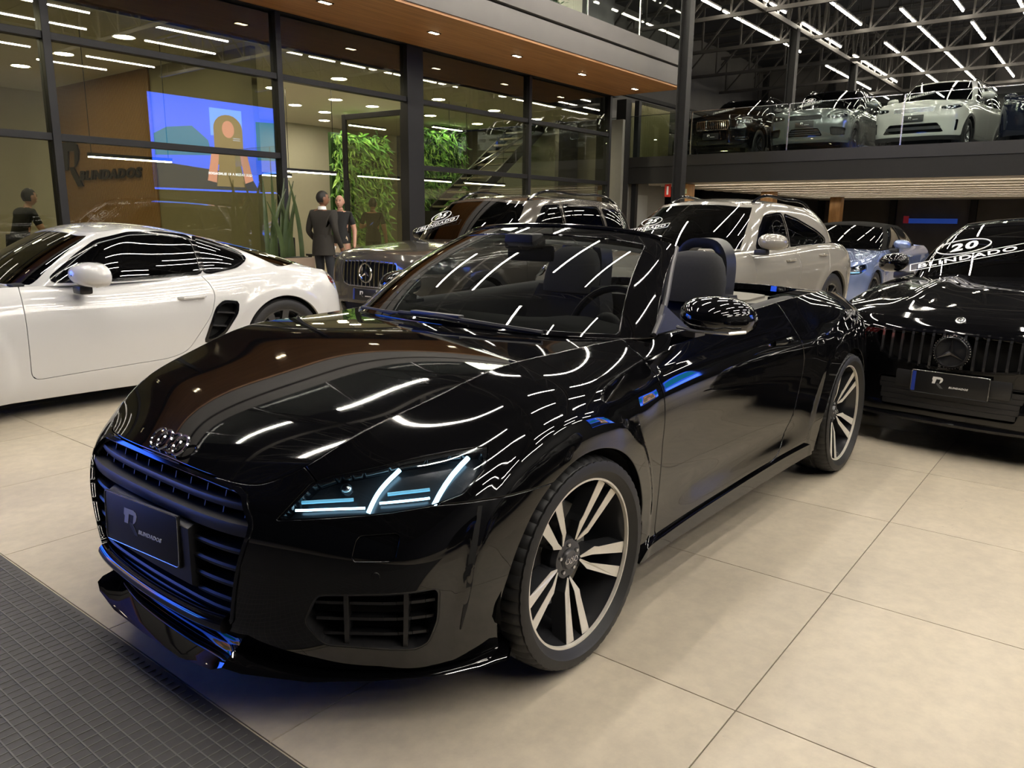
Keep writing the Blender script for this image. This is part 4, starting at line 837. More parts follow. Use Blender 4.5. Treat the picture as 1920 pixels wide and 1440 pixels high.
        def ip(h, z, o): 
            p = lI*(sg*h)+Vector((0, 0, z)); q = bv.ray_cast(p+dI*3, -dI); return q[0]-dI*o
        z0, z1 = min(b for a, b in INTAKE), max(b for a, b in INTAKE)
        for hh in INTSTRUT:
            MB().bar(ip(hh, z0-.005, .03), ip(hh+.012, z1+.005, .03), .012, .05, up=dI).obj('intake_strut', MATTEBLACK, root)
        for k in range(1, 4):
            zz = z0+(z1-z0)*k/4; hs = [a for a, b in INTAKE]; b = MB()
            P = [ip(t, zz, .04) for t in np.linspace(min(hs)+.03, max(hs)-.012, 10)]
            for a_, b_ in zip(P, P[1:]): b.bar(a_, b_, .03, .008)
            b.obj('intake_slat', MATTEBLACK, root)
        FL = rpoly(FLAP, .014); d = feat(S, sg*INTANG, sgp(FL)); fl, S = S.clip(d-.0015), S.clip(-d-.0015)
        fl.off(-.004).obj('washer_flap', BLACKPAINT, root, rim=.01)
        b = MB(); c = ip(SENSOR[0], SENSOR[1], .006); b.lathe([(0, .008), (.010, .008), (.012, .004), (.0125, 0)], 20, 'y'); so = b.obj('parking_sensor', GLOSSBLACK, root); so.location = c; so.rotation_euler = (0, 0, math.radians(sg*INTANG)-PI/2)
        # air curtain slot just ahead of the wheel
        b = MB(); c6, s6 = math.cos(math.radians(sg*60)), math.sin(math.radians(sg*60)); d6 = Vector((c6, s6, 0)); l6 = Vector((-s6, c6, 0)); V = []
        for h, z, w in CURTAIN:
            for hh in (h-w, h+w):
                q = bv.ray_cast(l6*(sg*hh)+Vector((0, 0, z))+d6*3, -d6); V.append(q[0]+d6*.0015)
        n6 = len(CURTAIN); V += [p-d6*.006 for p in V]; o6 = 2*n6
        b.add(V, [(2*i, 2*i+1, 2*i+3, 2*i+2) for i in range(n6-1)]+[(2*i, 2*i+2, o6+2*i+2, o6+2*i) for i in range(n6-1)]+[(2*i+1, o6+2*i+1, o6+2*i+3, 2*i+3) for i in range(n6-1)]); b.obj('air_curtain', DEEPBLACK, root)
    # --- shut lines: bumper, fenders, doors, quarters
    lowfront = np.where(S.V[:, 0] > 0, 1.0, -1.0)
    zl = .640; d = np.minimum(S.V[:, 0]-.15, zl-S.V[:, 2])        # bumper: everything ahead of the arch and below the lamp line
    d = np.maximum(d, np.minimum(S.V[:, 0]-.70, 1))
    bump, S = S.split(d, .003); bump.obj('front_bumper', BLACKPAINT, root, rim=.02, rd=.0025)
    DP = rpoly([(.475, .99), (.495, .70), (.507, .46), (.49, .242), (1.62, .262), (1.70, .30), (1.79, .46), (1.825, .70), (1.775, .90), (1.735, .992)], .05)
    for sg in (1, -1):
        d = feat(S, 90*sg, [(sg*a, b) for a, b in DP]); door, S = S.split(d, .0042); door.obj('door', BLACKPAINT, root, rim=.02, rd=.003)
        sd = feat(S, 90*sg, [(sg*a, b) for a, b in [(.30, .15), (.42, .239), (2.02, .262), (2.1, .15)]]); sill, S = S.split(sd, .001)
        sill.off(.016).obj('side_skirt', BLACKPAINT, root, rim=.05)
    fr0, S = S.clip(S.V[:, 0]+1.0), S.clip(-S.V[:, 0]-1.0)
    for sg in (1, -1): fr0.clip(sg*fr0.V[:, 1]).obj('front_fender', BLACKPAINT, root, rim=.025, rd=.003)
    S.obj('rear_body', BLACKPAINT, root, rim=.025, rd=.003)
    # --- hood
    xs = np.arange(-.62, .86, .014); ys = np.arange(-.80, .801, .014); X, Y = np.meshgrid(xs, ys, indexing='ij')
    Hd = gridsurf(np.stack([X, Y, h_hood(X, Y)], -1))
    fr = [p[:2] for p in top if p[0] > -.585]
    cowl = [(-.545, .742), (-.47, .66), (-.36, .55), (-.29, .32), (-.262, 0), (-.29, -.32), (-.36, -.55), (-.47, -.66), (-.545, -.742)]
    pts = sorted([p for p in fr], key=lambda p: math.atan2(p[1], p[0]+.6)); outline = pts+cowl
    Hd = Hd.clip(psd(Hd.V[:, :2], outline)-.0065); Hd.obj('hood', BLACKPAINT, root, rim=.025, rd=.004)
    MB().add([(x-.05*k, y, h_hood(np.array(x), np.array(y))-.012-.035*k) for k in (-.25, 1.2) for x, y in cowl], [(i, i+1, 9+i+1, 9+i) for i in range(8)]).obj('cowl', MATTEBLACK, root)
    lg = rings_logo(.030, .0455, .0045).obj('ring_emblem', CHROME, root)
    n = Vector((.034, 0, .030)).normalized(); lg.matrix_local = Matrix(((0, n.z*-1, n.x, .797), (1, 0, 0, 0), (0, n.x, n.z, .713), (0, 0, 0, 1)))
    # --- front lip
    lip = [(0, .905, .158), (.2, .902, .160), (.335, .885, .170), (.372, .872, .186), (.41, .842, .168), (.55, .735, .150), (.68, .61, .148), (.78, .50, .150), (.85, .40, .155), (.885, .33, .165)]
    V = []; L = [(-y, x, z) for y, x, z in lip[::-1]]+lip[1:]
    for y, x, z in L:
        tip = .3*max(0, 1-abs(abs(y)-.372)/.05); V += [(x-.07, y*.95, z+.045), (x, y, z+.014+.016*tip), (x+.014+.01*tip, y*1.005, z+.004), (x-.004, y, z-.006), (x-.14, y*.9, z)]
    MB().add(V, [(i*5+j, i*5+(j+1) % 5, (i+1)*5+(j+1) % 5, (i+1)*5+j) for i in range(len(L)-1) for j in range(5)]).obj('front_splitter', BLACKPAINT, root, ang=40)
    # --- windscreen: glass in a black surround
    bot = [(-.262, 0, .956), (-.29, .32, .955), (-.36, .55, .951), (-.47, .685, .945), (-.545, .742, .944), (-.60, .770, .946)]
    tp = [(-.925, 0, 1.316), (-.94, .25, 1.310), (-.975, .44, 1.292), (-1.015, .535, 1.272), (-1.045, .575, 1.257), (-1.075, .590, 1.245)]
    def half(P): return [(x, -y, z) for x, y, z in P[::-1]]+P[1:]
    B_, T_ = np.array(half(bot)), np.array(half(tp)); t = chordp(B_); tt = np.linspace(0, t[-1], 121); B_ = nspl(t, B_, tt); t = chordp(T_); T_ = nspl(t, T_, np.linspace(0, t[-1], 121))
    v = np.linspace(0, 1, 41)[None, :, None]; P = B_[:, None]*(1-v)+T_[:, None]*v; P += np.array([.03, 0, .03])*(4*v*(1-v))*.8
    s = np.broadcast_to(np.linspace(-1, 1, 121)[:, None], (121, 41)); A = np.stack([s, np.broadcast_to(v[0, :, 0], (121, 41))], -1)
    WS = gridsurf(P, A); fn_ = 1 if WS.N[:, 0].mean() > 0 else -1
    if fn_ < 0: WS = Surf(WS.V, WS.F[:, ::-1], None, WS.A)
    op = psd(WS.A*[1, .8], [(-.845, .02), (.845, .02), (.815, .72), (-.815, .72)]); gl, fr_ = WS.clip(op), WS.clip(-op)
    gl.off(-.003).obj('windscreen', WINDSCREEN, root)
    fr_.obj('windscreen_frame', BLACKPAINT, root, rim=.018, rd=.005)
    # inner face of the pillars and header
    fr_.clip(np.maximum(np.abs(fr_.A[:, 0])-.83, fr_.A[:, 1]-.9)).off(-.045).obj('pillar_trim', MATTEBLACK, root)
    for sg in (1, -1):
        MB().tube([tuple(np.array([1, sg, 1])*q) for q in smooth_lin([(-.595, .772, .95), (-.74, .728, 1.035), (-.90, .66, 1.14), (-1.075, .588, 1.24)], 14)], .011, 8).obj('pillar_seal', M('pillar_seal_grey', (.05, .05, .055), .4, noise=.1), root)
        MB().add([(-.62, sg*.768, .952), (-.86, sg*.765, .955), (-.72, sg*.742, 1.045), (-.62, sg*.752, .955), (-.86, sg*.749, .958), (-.72, sg*.726, 1.048)], [(0, 1, 2), (5, 4, 3), (0, 3, 4, 1), (1, 4, 5, 2), (2, 5, 3, 0)]).obj('quarter_light_trim', MATTEBLACK, root)
    MB().tube([tuple(np.array(q)+np.array([-.02, 0, .004])) for q in T_[8:-8:4]], .013, 8).obj('header_rail', GLOSSBLACK, root)
    # wiper
    W_ = MB(); W_.tube([(-.30, .50, .962), (-.262, .30, .975), (-.25, .05, .985), (-.27, -.20, .978)], .009, 6); W_.box((-.262, .02, .990), (.03, .26, .012), .003); W_.obj('wiper', MATTEBLACK, root)
    W_ = MB(); W_.tube([(-.32, -.05, .968), (-.30, -.30, .968), (-.37, -.55, .962)], .008, 6); W_.obj('wiper', MATTEBLACK, root)
    # inside mirror
    b = MB(); b.box((-.86, 0, 1.205), (.03, .25, .07), .02); b.bar((-.86, 0, 1.22), (-.86, 0, 1.29), .03); b.box((-.82, 0, 1.255), (.10, .16, .07), .02); b.obj('inside_mirror', LEATHER, root)
    # --- cabin
    xs2 = [p for p in top if -1.98 < p[0] < -.56 and p[1] > 0]; xs2 = sorted(xs2, key=lambda p: -p[0])
    for sg in (1, -1):
        V = []; prof = [(.0, .0), (.012, .006), (.035, .008), (.075, .0), (.095, -.03), (.10, -.10), (.12, -.16), (.12, -.5)]
        for p in xs2:
            for a, bz in prof: V.append((p[0], sg*(p[1]-a), p[2]+bz))
        n = len(prof); MB().add(V, [(i*n+j, i*n+j+1, (i+1)*n+j+1, (i+1)*n+j) for i in range(len(xs2)-1) for j in range(n-1)]).obj('door_trim', LEATHER, root, ang=60)
    DASH = M('dash_soft_black', (.006, .006, .0065), .8, ior=1.2, noise=.2, nscale=60)
    db = MB(); ys = np.linspace(-.70, .70, 15); V = []
    for y in ys:
        hump = .03*math.exp(-((y-.37)/.16)**2); x0 = -.30-.18*(abs(y)/.7)**2.2
        V += [(x0, y, .945), (-.55, y, .948+hump*.3), (-.72, y, .945+hump), (-.84, y, .915+hump), (-.90, y, .86), (-.88, y, .45)]
    db.add(V, [(i*6+j, i*6+j+1, (i+1)*6+j+1, (i+1)*6+j) for i in range(14) for j in range(5)]); db.obj('dashboard', DASH, root, ang=60)
    MB().box((-1.35, 0, .24), (1.5, 1.40, .04)).obj('cabin_floor', DEEPBLACK, root)
    MB().box((-1.2, 0, .45), (1.1, .22, .36), .05).obj('centre_tunnel', LEATHER, root)
    MB().box((-1.93, 0, .62), (.06, 1.42, .66), .02).obj('rear_bulkhead', LEATHER, root)
    def seat(y0):
        def sec(pts, w0, bulge):
            V = []; n = 11
            for x, z, w, t in pts:
                for k in range(n):
                    u = -1+2*k/(n-1); V.append((x+t*.5*(1-abs(u)**3)*.5-(.03 if abs(u) > .75 else 0)*-1*bulge, y0+u*w, z+(0 if bulge else .02*abs(u)**3)))
                for k in range(n-1, -1, -1):
                    u = -1+2*k/(n-1); V.append((x-t, y0+u*w, z))
            m = 2*n; L_ = len(pts)
            return MB().add(V, [(i*m+j, i*m+(j+1) % m, (i+1)*m+(j+1) % m, (i+1)*m+j) for i in range(L_-1) for j in range(m)]+[tuple(range(m-1, -1, -1)), tuple((L_-1)*m+k for k in range(m))])
        s_ = sec([(-1.50, .48, .22, .10), (-1.55, .60, .25, .11), (-1.60, .75, .255, .11), (-1.645, .90, .235, .10), (-1.68, 1.0, .20, .09)], 0, 1).obj('seat', LEATHER, root, ang=60)
        MB().box((-1.28, y0, .46), (.50, .46, .14), .05).obj('seat_cushion', LEATHER, s_)
        h_ = MB(); V = []; n = 15
        for x, z, w, t in [(-1.66, .965, .165, .055), (-1.672, 1.0, .172, .065), (-1.69, 1.06, .170, .07), (-1.706, 1.13, .152, .068), (-1.716, 1.175, .128, .058), (-1.72, 1.198, .095, .04), (-1.722, 1.206, .05, .02)]:
            for k in range(2*n):
                q = 2*PI*k/(2*n); c_, s2 = math.cos(q), math.sin(q); V.append((x+t*np.sign(c_)*abs(c_)**.7, y0+w*np.sign(s2)*abs(s2)**.7, z))
        m = 2*n; h_.add(V, [(i*m+j, i*m+(j+1) % m, (i+1)*m+(j+1) % m, (i+1)*m+j) for i in range(6) for j in range(m)]+[tuple(range(m-1, -1, -1)), tuple(6*m+k for k in range(m))])
        h_.obj('headrest', ALCANTARA, s_, ang=60)
        hp_ = [(-1.80, y0-.118, .93), (-1.81, y0-.122, 1.08), (-1.815, y0-.114, 1.175), (-1.82, y0-.072, 1.234), (-1.82, y0, 1.246), (-1.82, y0+.072, 1.234), (-1.815, y0+.114, 1.175), (-1.81, y0+.122, 1.08), (-1.80, y0+.118, .93)]
        P = smooth_lin(hp_, 40); b = MB(); V = []
        for i, p in enumerate(P):
            t_ = P[min(i+1, 39)]-P[max(i-1, 0)]; t_ /= np.linalg.norm(t_); nn = np.cross(t_, [1, 0, 0]); 
            for a, c_ in ((-.055, -.022), (.055, -.022), (.06, 0), (.05, .024), (-.05, .024), (-.06, 0)): V.append(tuple(p+np.array([1., 0, 0])*a+nn*c_))
        b.add(V, [(i*6+j, i*6+(j+1) % 6, (i+1)*6+(j+1) % 6, (i+1)*6+j) for i in range(39) for j in range(6)]+[(5, 4, 3, 2, 1, 0), tuple(39*6+k for k in range(6))]); b.obj('roll_hoop', M('roll_hoop_grey', (.022, .023, .026), .35, .3, noise=.1), root, ang=50)
    seat(.36); seat(-.36)
    b = MB(); c = Vector((-.93, .36, .90)); U = Vector((-.42, 0, .907)); n2 = 32
    b.tube([c+Vector((0, 1, 0))*(.182*math.cos(2*PI*k/n2))+U*(.182*math.sin(2*PI*k/n2)*(.9 if math.sin(2*PI*k/n2) < 0 else 1)) for k in range(n2)], .016, 10, closed=True)
    b.ell(c, (.05, .07, .07)); b.bar(c, c+Vector((0, .17, 0)), .03, .02); b.bar(c, c-Vector((0, .17, 0)), .03, .02); b.bar(c, c-U*.16, .03, .02); b.bar(c, c+Vector((.3, 0, -.12)), .05)
    b.obj('steering_wheel', LEATHER, root)
    # --- folded roof and rear deck
    xs = np.arange(-3.26, -1.84, .016); ys = np.arange(-.80, .801, .016); X, Y = np.meshgrid(xs, ys, indexing='ij')
    Dk = gridsurf(np.stack([X, Y, h_deck(X, Y)], -1)); rr = sorted([p[:2] for p in top if p[0] < -1.9], key=lambda p: math.atan2(p[1], p[0]+1.9) % (2*PI))
    Dk = Dk.clip(psd(Dk.V[:, :2], rr)-.0015)
    well = rpoly([(-1.80, .665), (-2.30, .655), (-2.50, .60), (-2.60, .42), (-2.63, 0), (-2.60, -.42), (-2.50, -.60), (-2.30, -.655), (-1.80, -.665)], .12, 6)
    d = psd(Dk.V[:, :2], well); soft, deck = Dk.clip(d), Dk.clip(-d)
    dk1, dk2 = deck.split(deck.V[:, 0]+2.50, .0015); dk1.obj('deck_surround', BLACKPAINT, root, rim=.115, rd=.004); dk2.obj('trunk_lid', BLACKPAINT, root, rim=.03, rd=.003)
    soft.off(-.062).obj('folded_soft_top', SOFTTOP, root)
    pad = rpoly([(-2.02, .50), (-2.42, .46), (-2.50, .30), (-2.50, -.30), (-2.42, -.46), (-2.02, -.50)], .1, 6); so = soft.off(-.050); so.clip(psd(so.V[:, :2], pad)).obj('soft_top_panel', SOFTTOP, root, rim=.02)
    MB().box((-3.2, 0, .908), (.10, .96, .018), .006).obj('tail_spoiler', BLACKPAINT, root)
    # --- door mirrors, handles, lamps
    for sg in (1, -1):
        V = []; n = 20
        prof = [(-.125, .0), (-.12, .35), (-.10, .62), (-.06, .85), (0, 1.0), (.05, .97), (.058, .94)]
        for xx, k in [(.093, .06), (.088, .30), (.075, .52), (.05, .75), (.015, .92), (-.03, 1.0), (-.075, .99), (-.085, .95)]:
            for j in range(n):
                q = 2*PI*j/n; cy, cz = math.cos(q), math.sin(q)
                V.append((-.655+xx-.05*k*cy*.5, sg*(.965+.118*k*np.sign(cy)*abs(cy)**.8), 1.022+(.072 if cz > 0 else .058)*k*np.sign(cz)*abs(cz)**.85+.012*k*cy*-1))
        b = MB().add(V, [(i*n+j, i*n+(j+1) % n, (i+1)*n+(j+1) % n, (i+1)*n+j) for i in range(7) for j in range(n)]+[tuple(range(n))])
        mo = b.obj('door_mirror', BLACKPAINT, root, ang=80)
        MB().lathe([(0, 0), (.052, 0)], 24, 'x', c=(-.735, sg*.965, 1.022)).obj('mirror_glass', MIRRORGLASS, mo)
        s2 = MB(); s2.add([(-.60, sg*.83, .915), (-.72, sg*.83, .915), (-.72, sg*.84, .955), (-.60, sg*.84, .955), (-.615, sg*.92, .955), (-.69, sg*.92, .955), (-.69, sg*.92, .99), (-.615, sg*.92, .99)], [(0, 1, 2, 3), (4, 5, 6, 7), (0, 1, 5, 4), (1, 2, 6, 5), (2, 3, 7, 6), (3, 0, 4, 7)]); s2.obj('mirror_foot', GLOSSBLACK, mo)
        MB().tube([(-.575, sg*.87, .992), (-.565, sg*.95, .985), (-.595, sg*1.05, .984), (-.66, sg*1.08, .985)], .006, 6).obj('mirror_indicator', SATIN, mo)
        if sg < 0: mo.location = (-.17, .135, 0)                     # folded in on the far side
        h = MB(); h.tube([(-1.50, sg*.868, .828), (-1.53, sg*.888, .83), (-1.63, sg*.890, .832), (-1.67, sg*.872, .832)], [.010, .013, .013, .010], 8); h.obj('door_handle', BLACKPAINT, root)
        d = feat(full, sg*125, [(sg*a, b) for a, b in [(1.95, .72), (1.95, .84), (2.3, .84), (2.3, .73)]])
        full.clip(d).off(.003).obj('tail_light', LAMPRED, root)
        arch_liner(root, (0, sg*.90, .33), .366, sg)
        arch_liner(root, (-2.505, sg*.90, .33), .366, sg)
    for y in (-.38, .38): MB().tube([(-3.24, y, .25), (-3.31, y, .25)], .045, 16).obj('exhaust_tip', CHROME, root)
    MB().box((-1.25, 0, .30), (1.5, 1.5, .16)).box((.25, 0, .40), (.9, 1.0, .36)).box((-2.5, 0, .40), (1.2, 1.0, .34)).obj('underbody', DEEPBLACK, root)
    for x, s_ in ((0, 38), (-2.505, 20)):
        roadster_wheel(root, x, .795, 1, spin=55 if x == 0 else 40); roadster_wheel(root, x, -.795, -1)
    # --- number plate
    pl = MB().box((0, 0, 0), (.008, .365, .15), .003).obj('number_plate', PLATEBLACK, root); pl.location = (.901, .012, .487); pl.rotation_euler = (0, math.radians(-2), math.radians(5.5))
    plate_print(pl, .365, .15, .005)
    return root
# ------------------------------------------------------------------ the other cars: one builder, a table of shapes for each
NOSE = [(0, 0), (.008, .26), (.03, .50), (.085, .70), (.18, .85), (.31, .94), (.47, .985)]
WHEELS = {}
def wheel_set(R, rr, w, ns, mat, style):
    k = (R, rr, w, ns, mat.name, style)
    if k not in WHEELS:
        b = MB().lathe([(rr-.012, w*.42), (rr+.002, w*.45), (rr+.002, w*.40), (rr-.02, w*.30), (rr-.035, w*-.1), (rr-.01, -w*.45)], 40)
        b.lathe([(0, w*.28), (.05, w*.28), (.07, w*.2), (.07, -.02)], 20)
        sp = MB(); y0, y1 = w*.26, w*.40; r1 = rr-.012
        if style == 'twin': polys = [[(.05, .004), (r1, .022), (r1, .046), (.06, .028)], [(.05, -.004), (.06, -.028), (r1, -.046), (r1, -.022)]]
        elif style == 'y': polys = [[(.05, -.022), (r1*.62, -.014), (r1*.62, .014), (.05, .022)], [(r1*.58, -.012), (r1, .045), (r1, .072), (r1*.58, .014)], [(r1*.58, -.014), (r1, -.072), (r1, -.045), (r1*.58, .012)]]
        else: polys = [[(.05, -.022), (r1, -.030), (r1, .030), (.05, .022)]]
        for P in polys:
            t = [(p[0], y0+(y1-y0)*(p[0]-.05)/(r1-.05), p[1]) for p in P]; q = [(x, y-.035, z*1.05) for x, y, z in t]; n = len(t)
            sp.add(t+q, [tuple(range(n)), tuple(range(2*n-1, n-1, -1))]+[(i, n+i, n+(i+1) % n, (i+1) % n) for i in range(n)])
        WHEELS[k] = (b.mesh('wheel', mat), tyre_mesh(R, rr, w, False).mesh('tyre', RUBBER), sp.mesh('spoke', mat, smooth=False),
                     MB().lathe([(.05, -.0), (rr*.68, -.0), (rr*.68, -.02), (.05, -.02)], 32).mesh('brake_disc', STEEL))
    return WHEELS[k]
def add_wheel(root, x, y, z, R, rr, w, ns, mat, style, spin=0.2):
    a = wheel_set(R, rr, w, ns, mat, style); s = 1 if y > 0 else -1
    o = inst('wheel', a[0], root, (x, y, z), (0, 0, 0 if s > 0 else PI))
    inst('tyre', a[1], o); inst('brake_disc', a[3], o)
    for i in range(ns): inst('spoke', a[2], o, None, (0, spin+2*PI*i/ns, 0))
def front_bars(root, bv, poly, n, mat, vertical, wid, dep, back, name):
    """bars across a front opening (poly in y,z), following the nose"""
    P = np.array(poly); lo, hi = P.min(0), P.max(0); a = 0 if vertical else 1; o = 1-a
    for t in np.linspace(lo[a], hi[a], n+2)[1:-1]:
        ss = np.linspace(lo[o], hi[o], 61); Q = np.zeros((61, 2)); Q[:, a] = t; Q[:, o] = ss; ins = ss[psd(Q, poly) > 0]
        if len(ins) < 2: continue
        pts = []
        for s_ in np.linspace(ins[0], ins[-1], 7 if vertical else 11):
            y, z = (t, s_) if vertical else (s_, t); h = bv.ray_cast(Vector((4, y, z)), Vector((-1, 0, 0)))
            if h[0]: pts.append((h[0].x-back, y, z))
        b = MB()
        for p, q in zip(pts, pts[1:]): b.bar(p, q, wid, dep, up=(1, 0, 0))
        if b.v: b.obj(name, mat, root)
def star(parent, fr, R, mat, tr=.008, ringed=True):
    b = MB()
    if ringed: b.tube([(R*math.cos(2*PI*k/32), R*math.sin(2*PI*k/32), 0) for k in range(32)], tr, 6, closed=True)
    for k in range(3):
        a = PI/2+2*PI*k/3; d = Vector((math.cos(a), math.sin(a), 0)); n = Vector((-d.y, d.x, 0)); w = R*.17
        b.add([d*R*.97, n*w, -n*w, Vector((0, 0, tr*1.2))-d*0], [(0, 1, 3), (3, 2, 0), (1, 0, 2)])
    o = b.obj('star_emblem', mat, parent, smooth=False); o.matrix_local = fr; return o
def car(sp):
    g = sp.get; root = empty(g('name', 'car'), sp['label'], 'car', sp['loc'], math.radians(sp['rz']), g('group'))
    paint = sp['paint']; fo, wb, ro, hw = sp['fo'], sp['wb'], sp['ro'], sp['hw']; xr = -wb-ro
    ts = g('t', [0, .12, .27, .43, .6, .77, .91, 1.0]); dyS = g('dyS', [.05, .022, .012, .006, 0, .008, .045, .11])
    dxF = g('dxF', [.06, .015, 0, 0, .012, .035, .08, .14]); dxR = g('dxR', [.07, .02, 0, 0, .015, .04, .07, .11])
    zt, zc = fn(sp['zt']), fn(sp['zc']); zF, zS, zR = g('zb', (.20, .17, .24)); wy = fn(g('wy', [(-9, 1.0), (9, 1.0)]))
    nk = g('nk', 1.0); nose = g('nose', NOSE); cols = []
    def H(x, y, yh):
        r = min(abs(y)/max(yh, .2), 1.1); return zc(x)+(zt(x)-zc(x))*r**g('hp', 2.6)
    def yedge(x): return hw*float(wy(x))-dyS[-1]
    def col(x, y, fw, rw, zb):
        out = []; topz = None
        for k, t in enumerate(ts):
            xx = x-dxF[k]*fw+dxR[k]*rw; yy = y*(1-(dyS[k]/hw))*1.0
            z1 = float(H(x-dxF[-1]*fw+dxR[-1]*rw, y*(1-dyS[-1]/hw), yedge(x))); out.append((xx, yy, zb+(z1-zb)*t))
        return out
    wts = [1, 1, .97, .85, .62, .34, .10]
    for (dx, fy), w_ in zip(nose, wts): cols.append(col(fo-dx*nk, hw*fy*float(wy(fo-dx)), w_, 0, zF*w_+zS*(1-w_)))
    xs0 = fo-nose[-1][0]*nk; xs1 = xr+.47*g('rk', 1.0)
    for x in np.linspace(xs0, xs1, 11)[1:-1]: cols.append(col(float(x), hw*float(wy(x)), 0, 0, zS))
    for (dx, fy), w_ in list(zip(NOSE, wts))[::-1]: cols.append(col(xr+dx*g('rk', 1.0), hw*fy*float(wy(xr+dx)), 0, w_, zR*w_+zS*(1-w_)))
    res = g('res', .035); G = ring(cols, res, res*.8)
    for ax, R in ((0, sp['arch']), (-wb, g('arch2', sp['arch']))):
        r = np.hypot(G[..., 0]-ax, G[..., 2]-sp['R']); s = np.clip((R+.13-r)/.05, 0, 1); s = s*s*(3-2*s)
        f = np.clip((np.abs(G[..., 1])-hw*.8)/.08, 0, 1); hi = np.clip((sp['R']+R+.14-G[..., 2])/.06, 0, 1)
        G[..., 1] += np.sign(G[..., 1])*g('flare', .012)*s*f*hi
    for zz, amp, wd, x0, x1 in g('crease', []):
        q = np.exp(-np.abs(G[..., 2]-zz)/wd)*np.clip((x0-G[..., 0])/.3, 0, 1)*np.clip((G[..., 0]-x1)/.3, 0, 1)*(np.abs(G[..., 1]) > hw*.75); G[..., 1] += np.sign(G[..., 1])*amp*q
    top = G[:, -1].copy(); S = gridsurf(G); full = S; bv = S.bvh()
    S = S.clip(arch_cut(S, [(0, sp['R'], sp['arch']), (-wb, sp['R'], g('arch2', sp['arch']))]))
    if g('clad'):                                                     # dark lower cladding
        d = np.maximum(g('clad')-S.V[:, 2], np.minimum(arch_cut(S, [(0, sp['R'], sp['arch']+.06), (-wb, sp['R'], sp['arch']+.06)])*-1, .03))
        cl, S = S.clip(d), S.clip(-d); cl.off(.006).obj('cladding', g('cladmat', MATTEBLACK), root, rim=.02)
    # features cut out of the body
    for f in g('feats', []):
        nm, ang, poly, mat, dep = f[:5]; op = f[5] if len(f) > 5 else {}
        P0 = rpoly(poly, op.get('r', .02))
        for sg in ((1, -1) if op.get('mir', True) else (1,)):
            P = [(sg*a, b) for a, b in P0]; d = feat(S, sg*ang, P); hole = S.clip(d-.001)
            if len(hole.F) == 0: continue
            S = S.clip(-d-.001)
            if op.get('lamp'):
                hole.obj(nm, op.get('lens', CLEARLENS), root); hole.off(-.05).obj(nm+'_housing', LAMPHOUSE, root)
                cs, sn = math.cos(math.radians(sg*ang)), math.sin(math.radians(sg*ang)); dr = Vector((cs, sn, 0)); lat = Vector((-sn, cs, 0))
                for h, z, r in op.get('proj', []):
                    p = lat*(sg*h)+Vector((0, 0, z)); q = bv.ray_cast(p+dr*4, -dr)
                    if q[0]: MB().ell(q[0]-dr*.035, (r, r, r), 12, 8).obj('projector_lens', CHROME, root)
                for L in op.get('line', []):
                    pts = []
                    for h, z in smooth_lin(L, 9):
                        q = bv.ray_cast(lat*(sg*h)+Vector((0, 0, z))+dr*4, -dr)
                        if q[0]: pts.append(q[0]-dr*.02)
                    if len(pts) > 1: MB().tube(pts, .009, 6).obj('lamp_strip', op.get('linemat', SATIN), root)
            else:
                hole.off(-dep).obj(nm, mat, root)
                if op.get('rim'): hole.clip(op.get('rw', .012)-feat(hole, sg*ang, P)).off(.003).obj(nm+'_surround', op['rim'], root, rim=dep)
                else: hole.clip(.003-feat(hole, sg*ang, P)).obj(nm+'_edge', op.get('edge', paint), root, rim=dep)
            if op.get('bars'): front_bars(root, bv, P0, *op['bars'])
            for hb in op.get('hb', []):                                # louvres across a side intake
                cs, sn = math.cos(math.radians(sg*ang)), math.sin(math.radians(sg*ang)); dr = Vector((cs, sn, 0)); lat = Vector((-sn, cs, 0)); pts = []
                for h, z in hb:
                    q = bv.ray_cast(lat*(sg*h)+Vector((0, 0, z))+dr*4, -dr); pts.append(q[0]-dr*(dep*.6))
                MB().bar(pts[0], pts[1], .05, .012, up=(0, 0, 1)).obj('louvre', MATTEBLACK, root)
    # doors and shut lines
    for dp in g('doors', []):
        for sg in (1, -1):
            d = feat(S, 90*sg, [(-sg*a, b) for a, b in rpoly(dp, .06)]); door, S = S.split(d, g('gap', .003)+.001); door.obj('door', paint, root, rim=.02, rd=.003)
    S.obj('body', paint, root, rim=.02, rd=.003)
    # hood and rear deck
    gb = sp['gh']; xs = np.arange(xr-.02, fo+.05, res*1.0); ys = np.linspace(-hw, hw, int(2*hw/res)|1); X, Y = np.meshgrid(xs, ys, indexing='ij')
    YH = np.vectorize(yedge)(X); r = np.clip(np.abs(Y)/YH, 0, 1.1); Z = zc(X)+(zt(X)-zc(X))*r**g('hp', 2.6)
    for x0, w_, a, y1 in g('bulge', []): Z += a*np.exp(-((np.abs(Y)-y1)/w_)**2)*np.clip((fo-.1-X)/.3, 0, 1)*np.clip((x0+1.0-fo*0+X*0), 0, 1)
    T_ = gridsurf(np.stack([X, Y, Z], -1)); out = sorted([p[:2] for p in top], key=lambda p: math.atan2(p[1]/hw, (p[0]+wb/2)/(wb*.9)))
    T_ = T_.clip(psd(T_.V[:, :2], out)-.0015)
    hd, rear = T_.clip(T_.V[:, 0]-gb['hoodcut']), T_.clip(-(T_.V[:, 0]-gb['hoodcut']))
    hin, hout = hd.split(np.minimum(np.vectorize(yedge)(hd.V[:, 0])-g('hoodin', .04)-np.abs(hd.V[:, 1]), 9), .0045 if g('hoodin', .04) > 0 else 0)
    hin.obj('hood', paint, root, rim=.02, rd=.004)
    if len(hout.F): hout.obj('fender_top', paint, root)
    if gb.get('rearcut') is not None:
        rr = rear.clip(gb['rearcut']-rear.V[:, 0]); rr.obj('trunk_lid', paint, root, rim=.02)
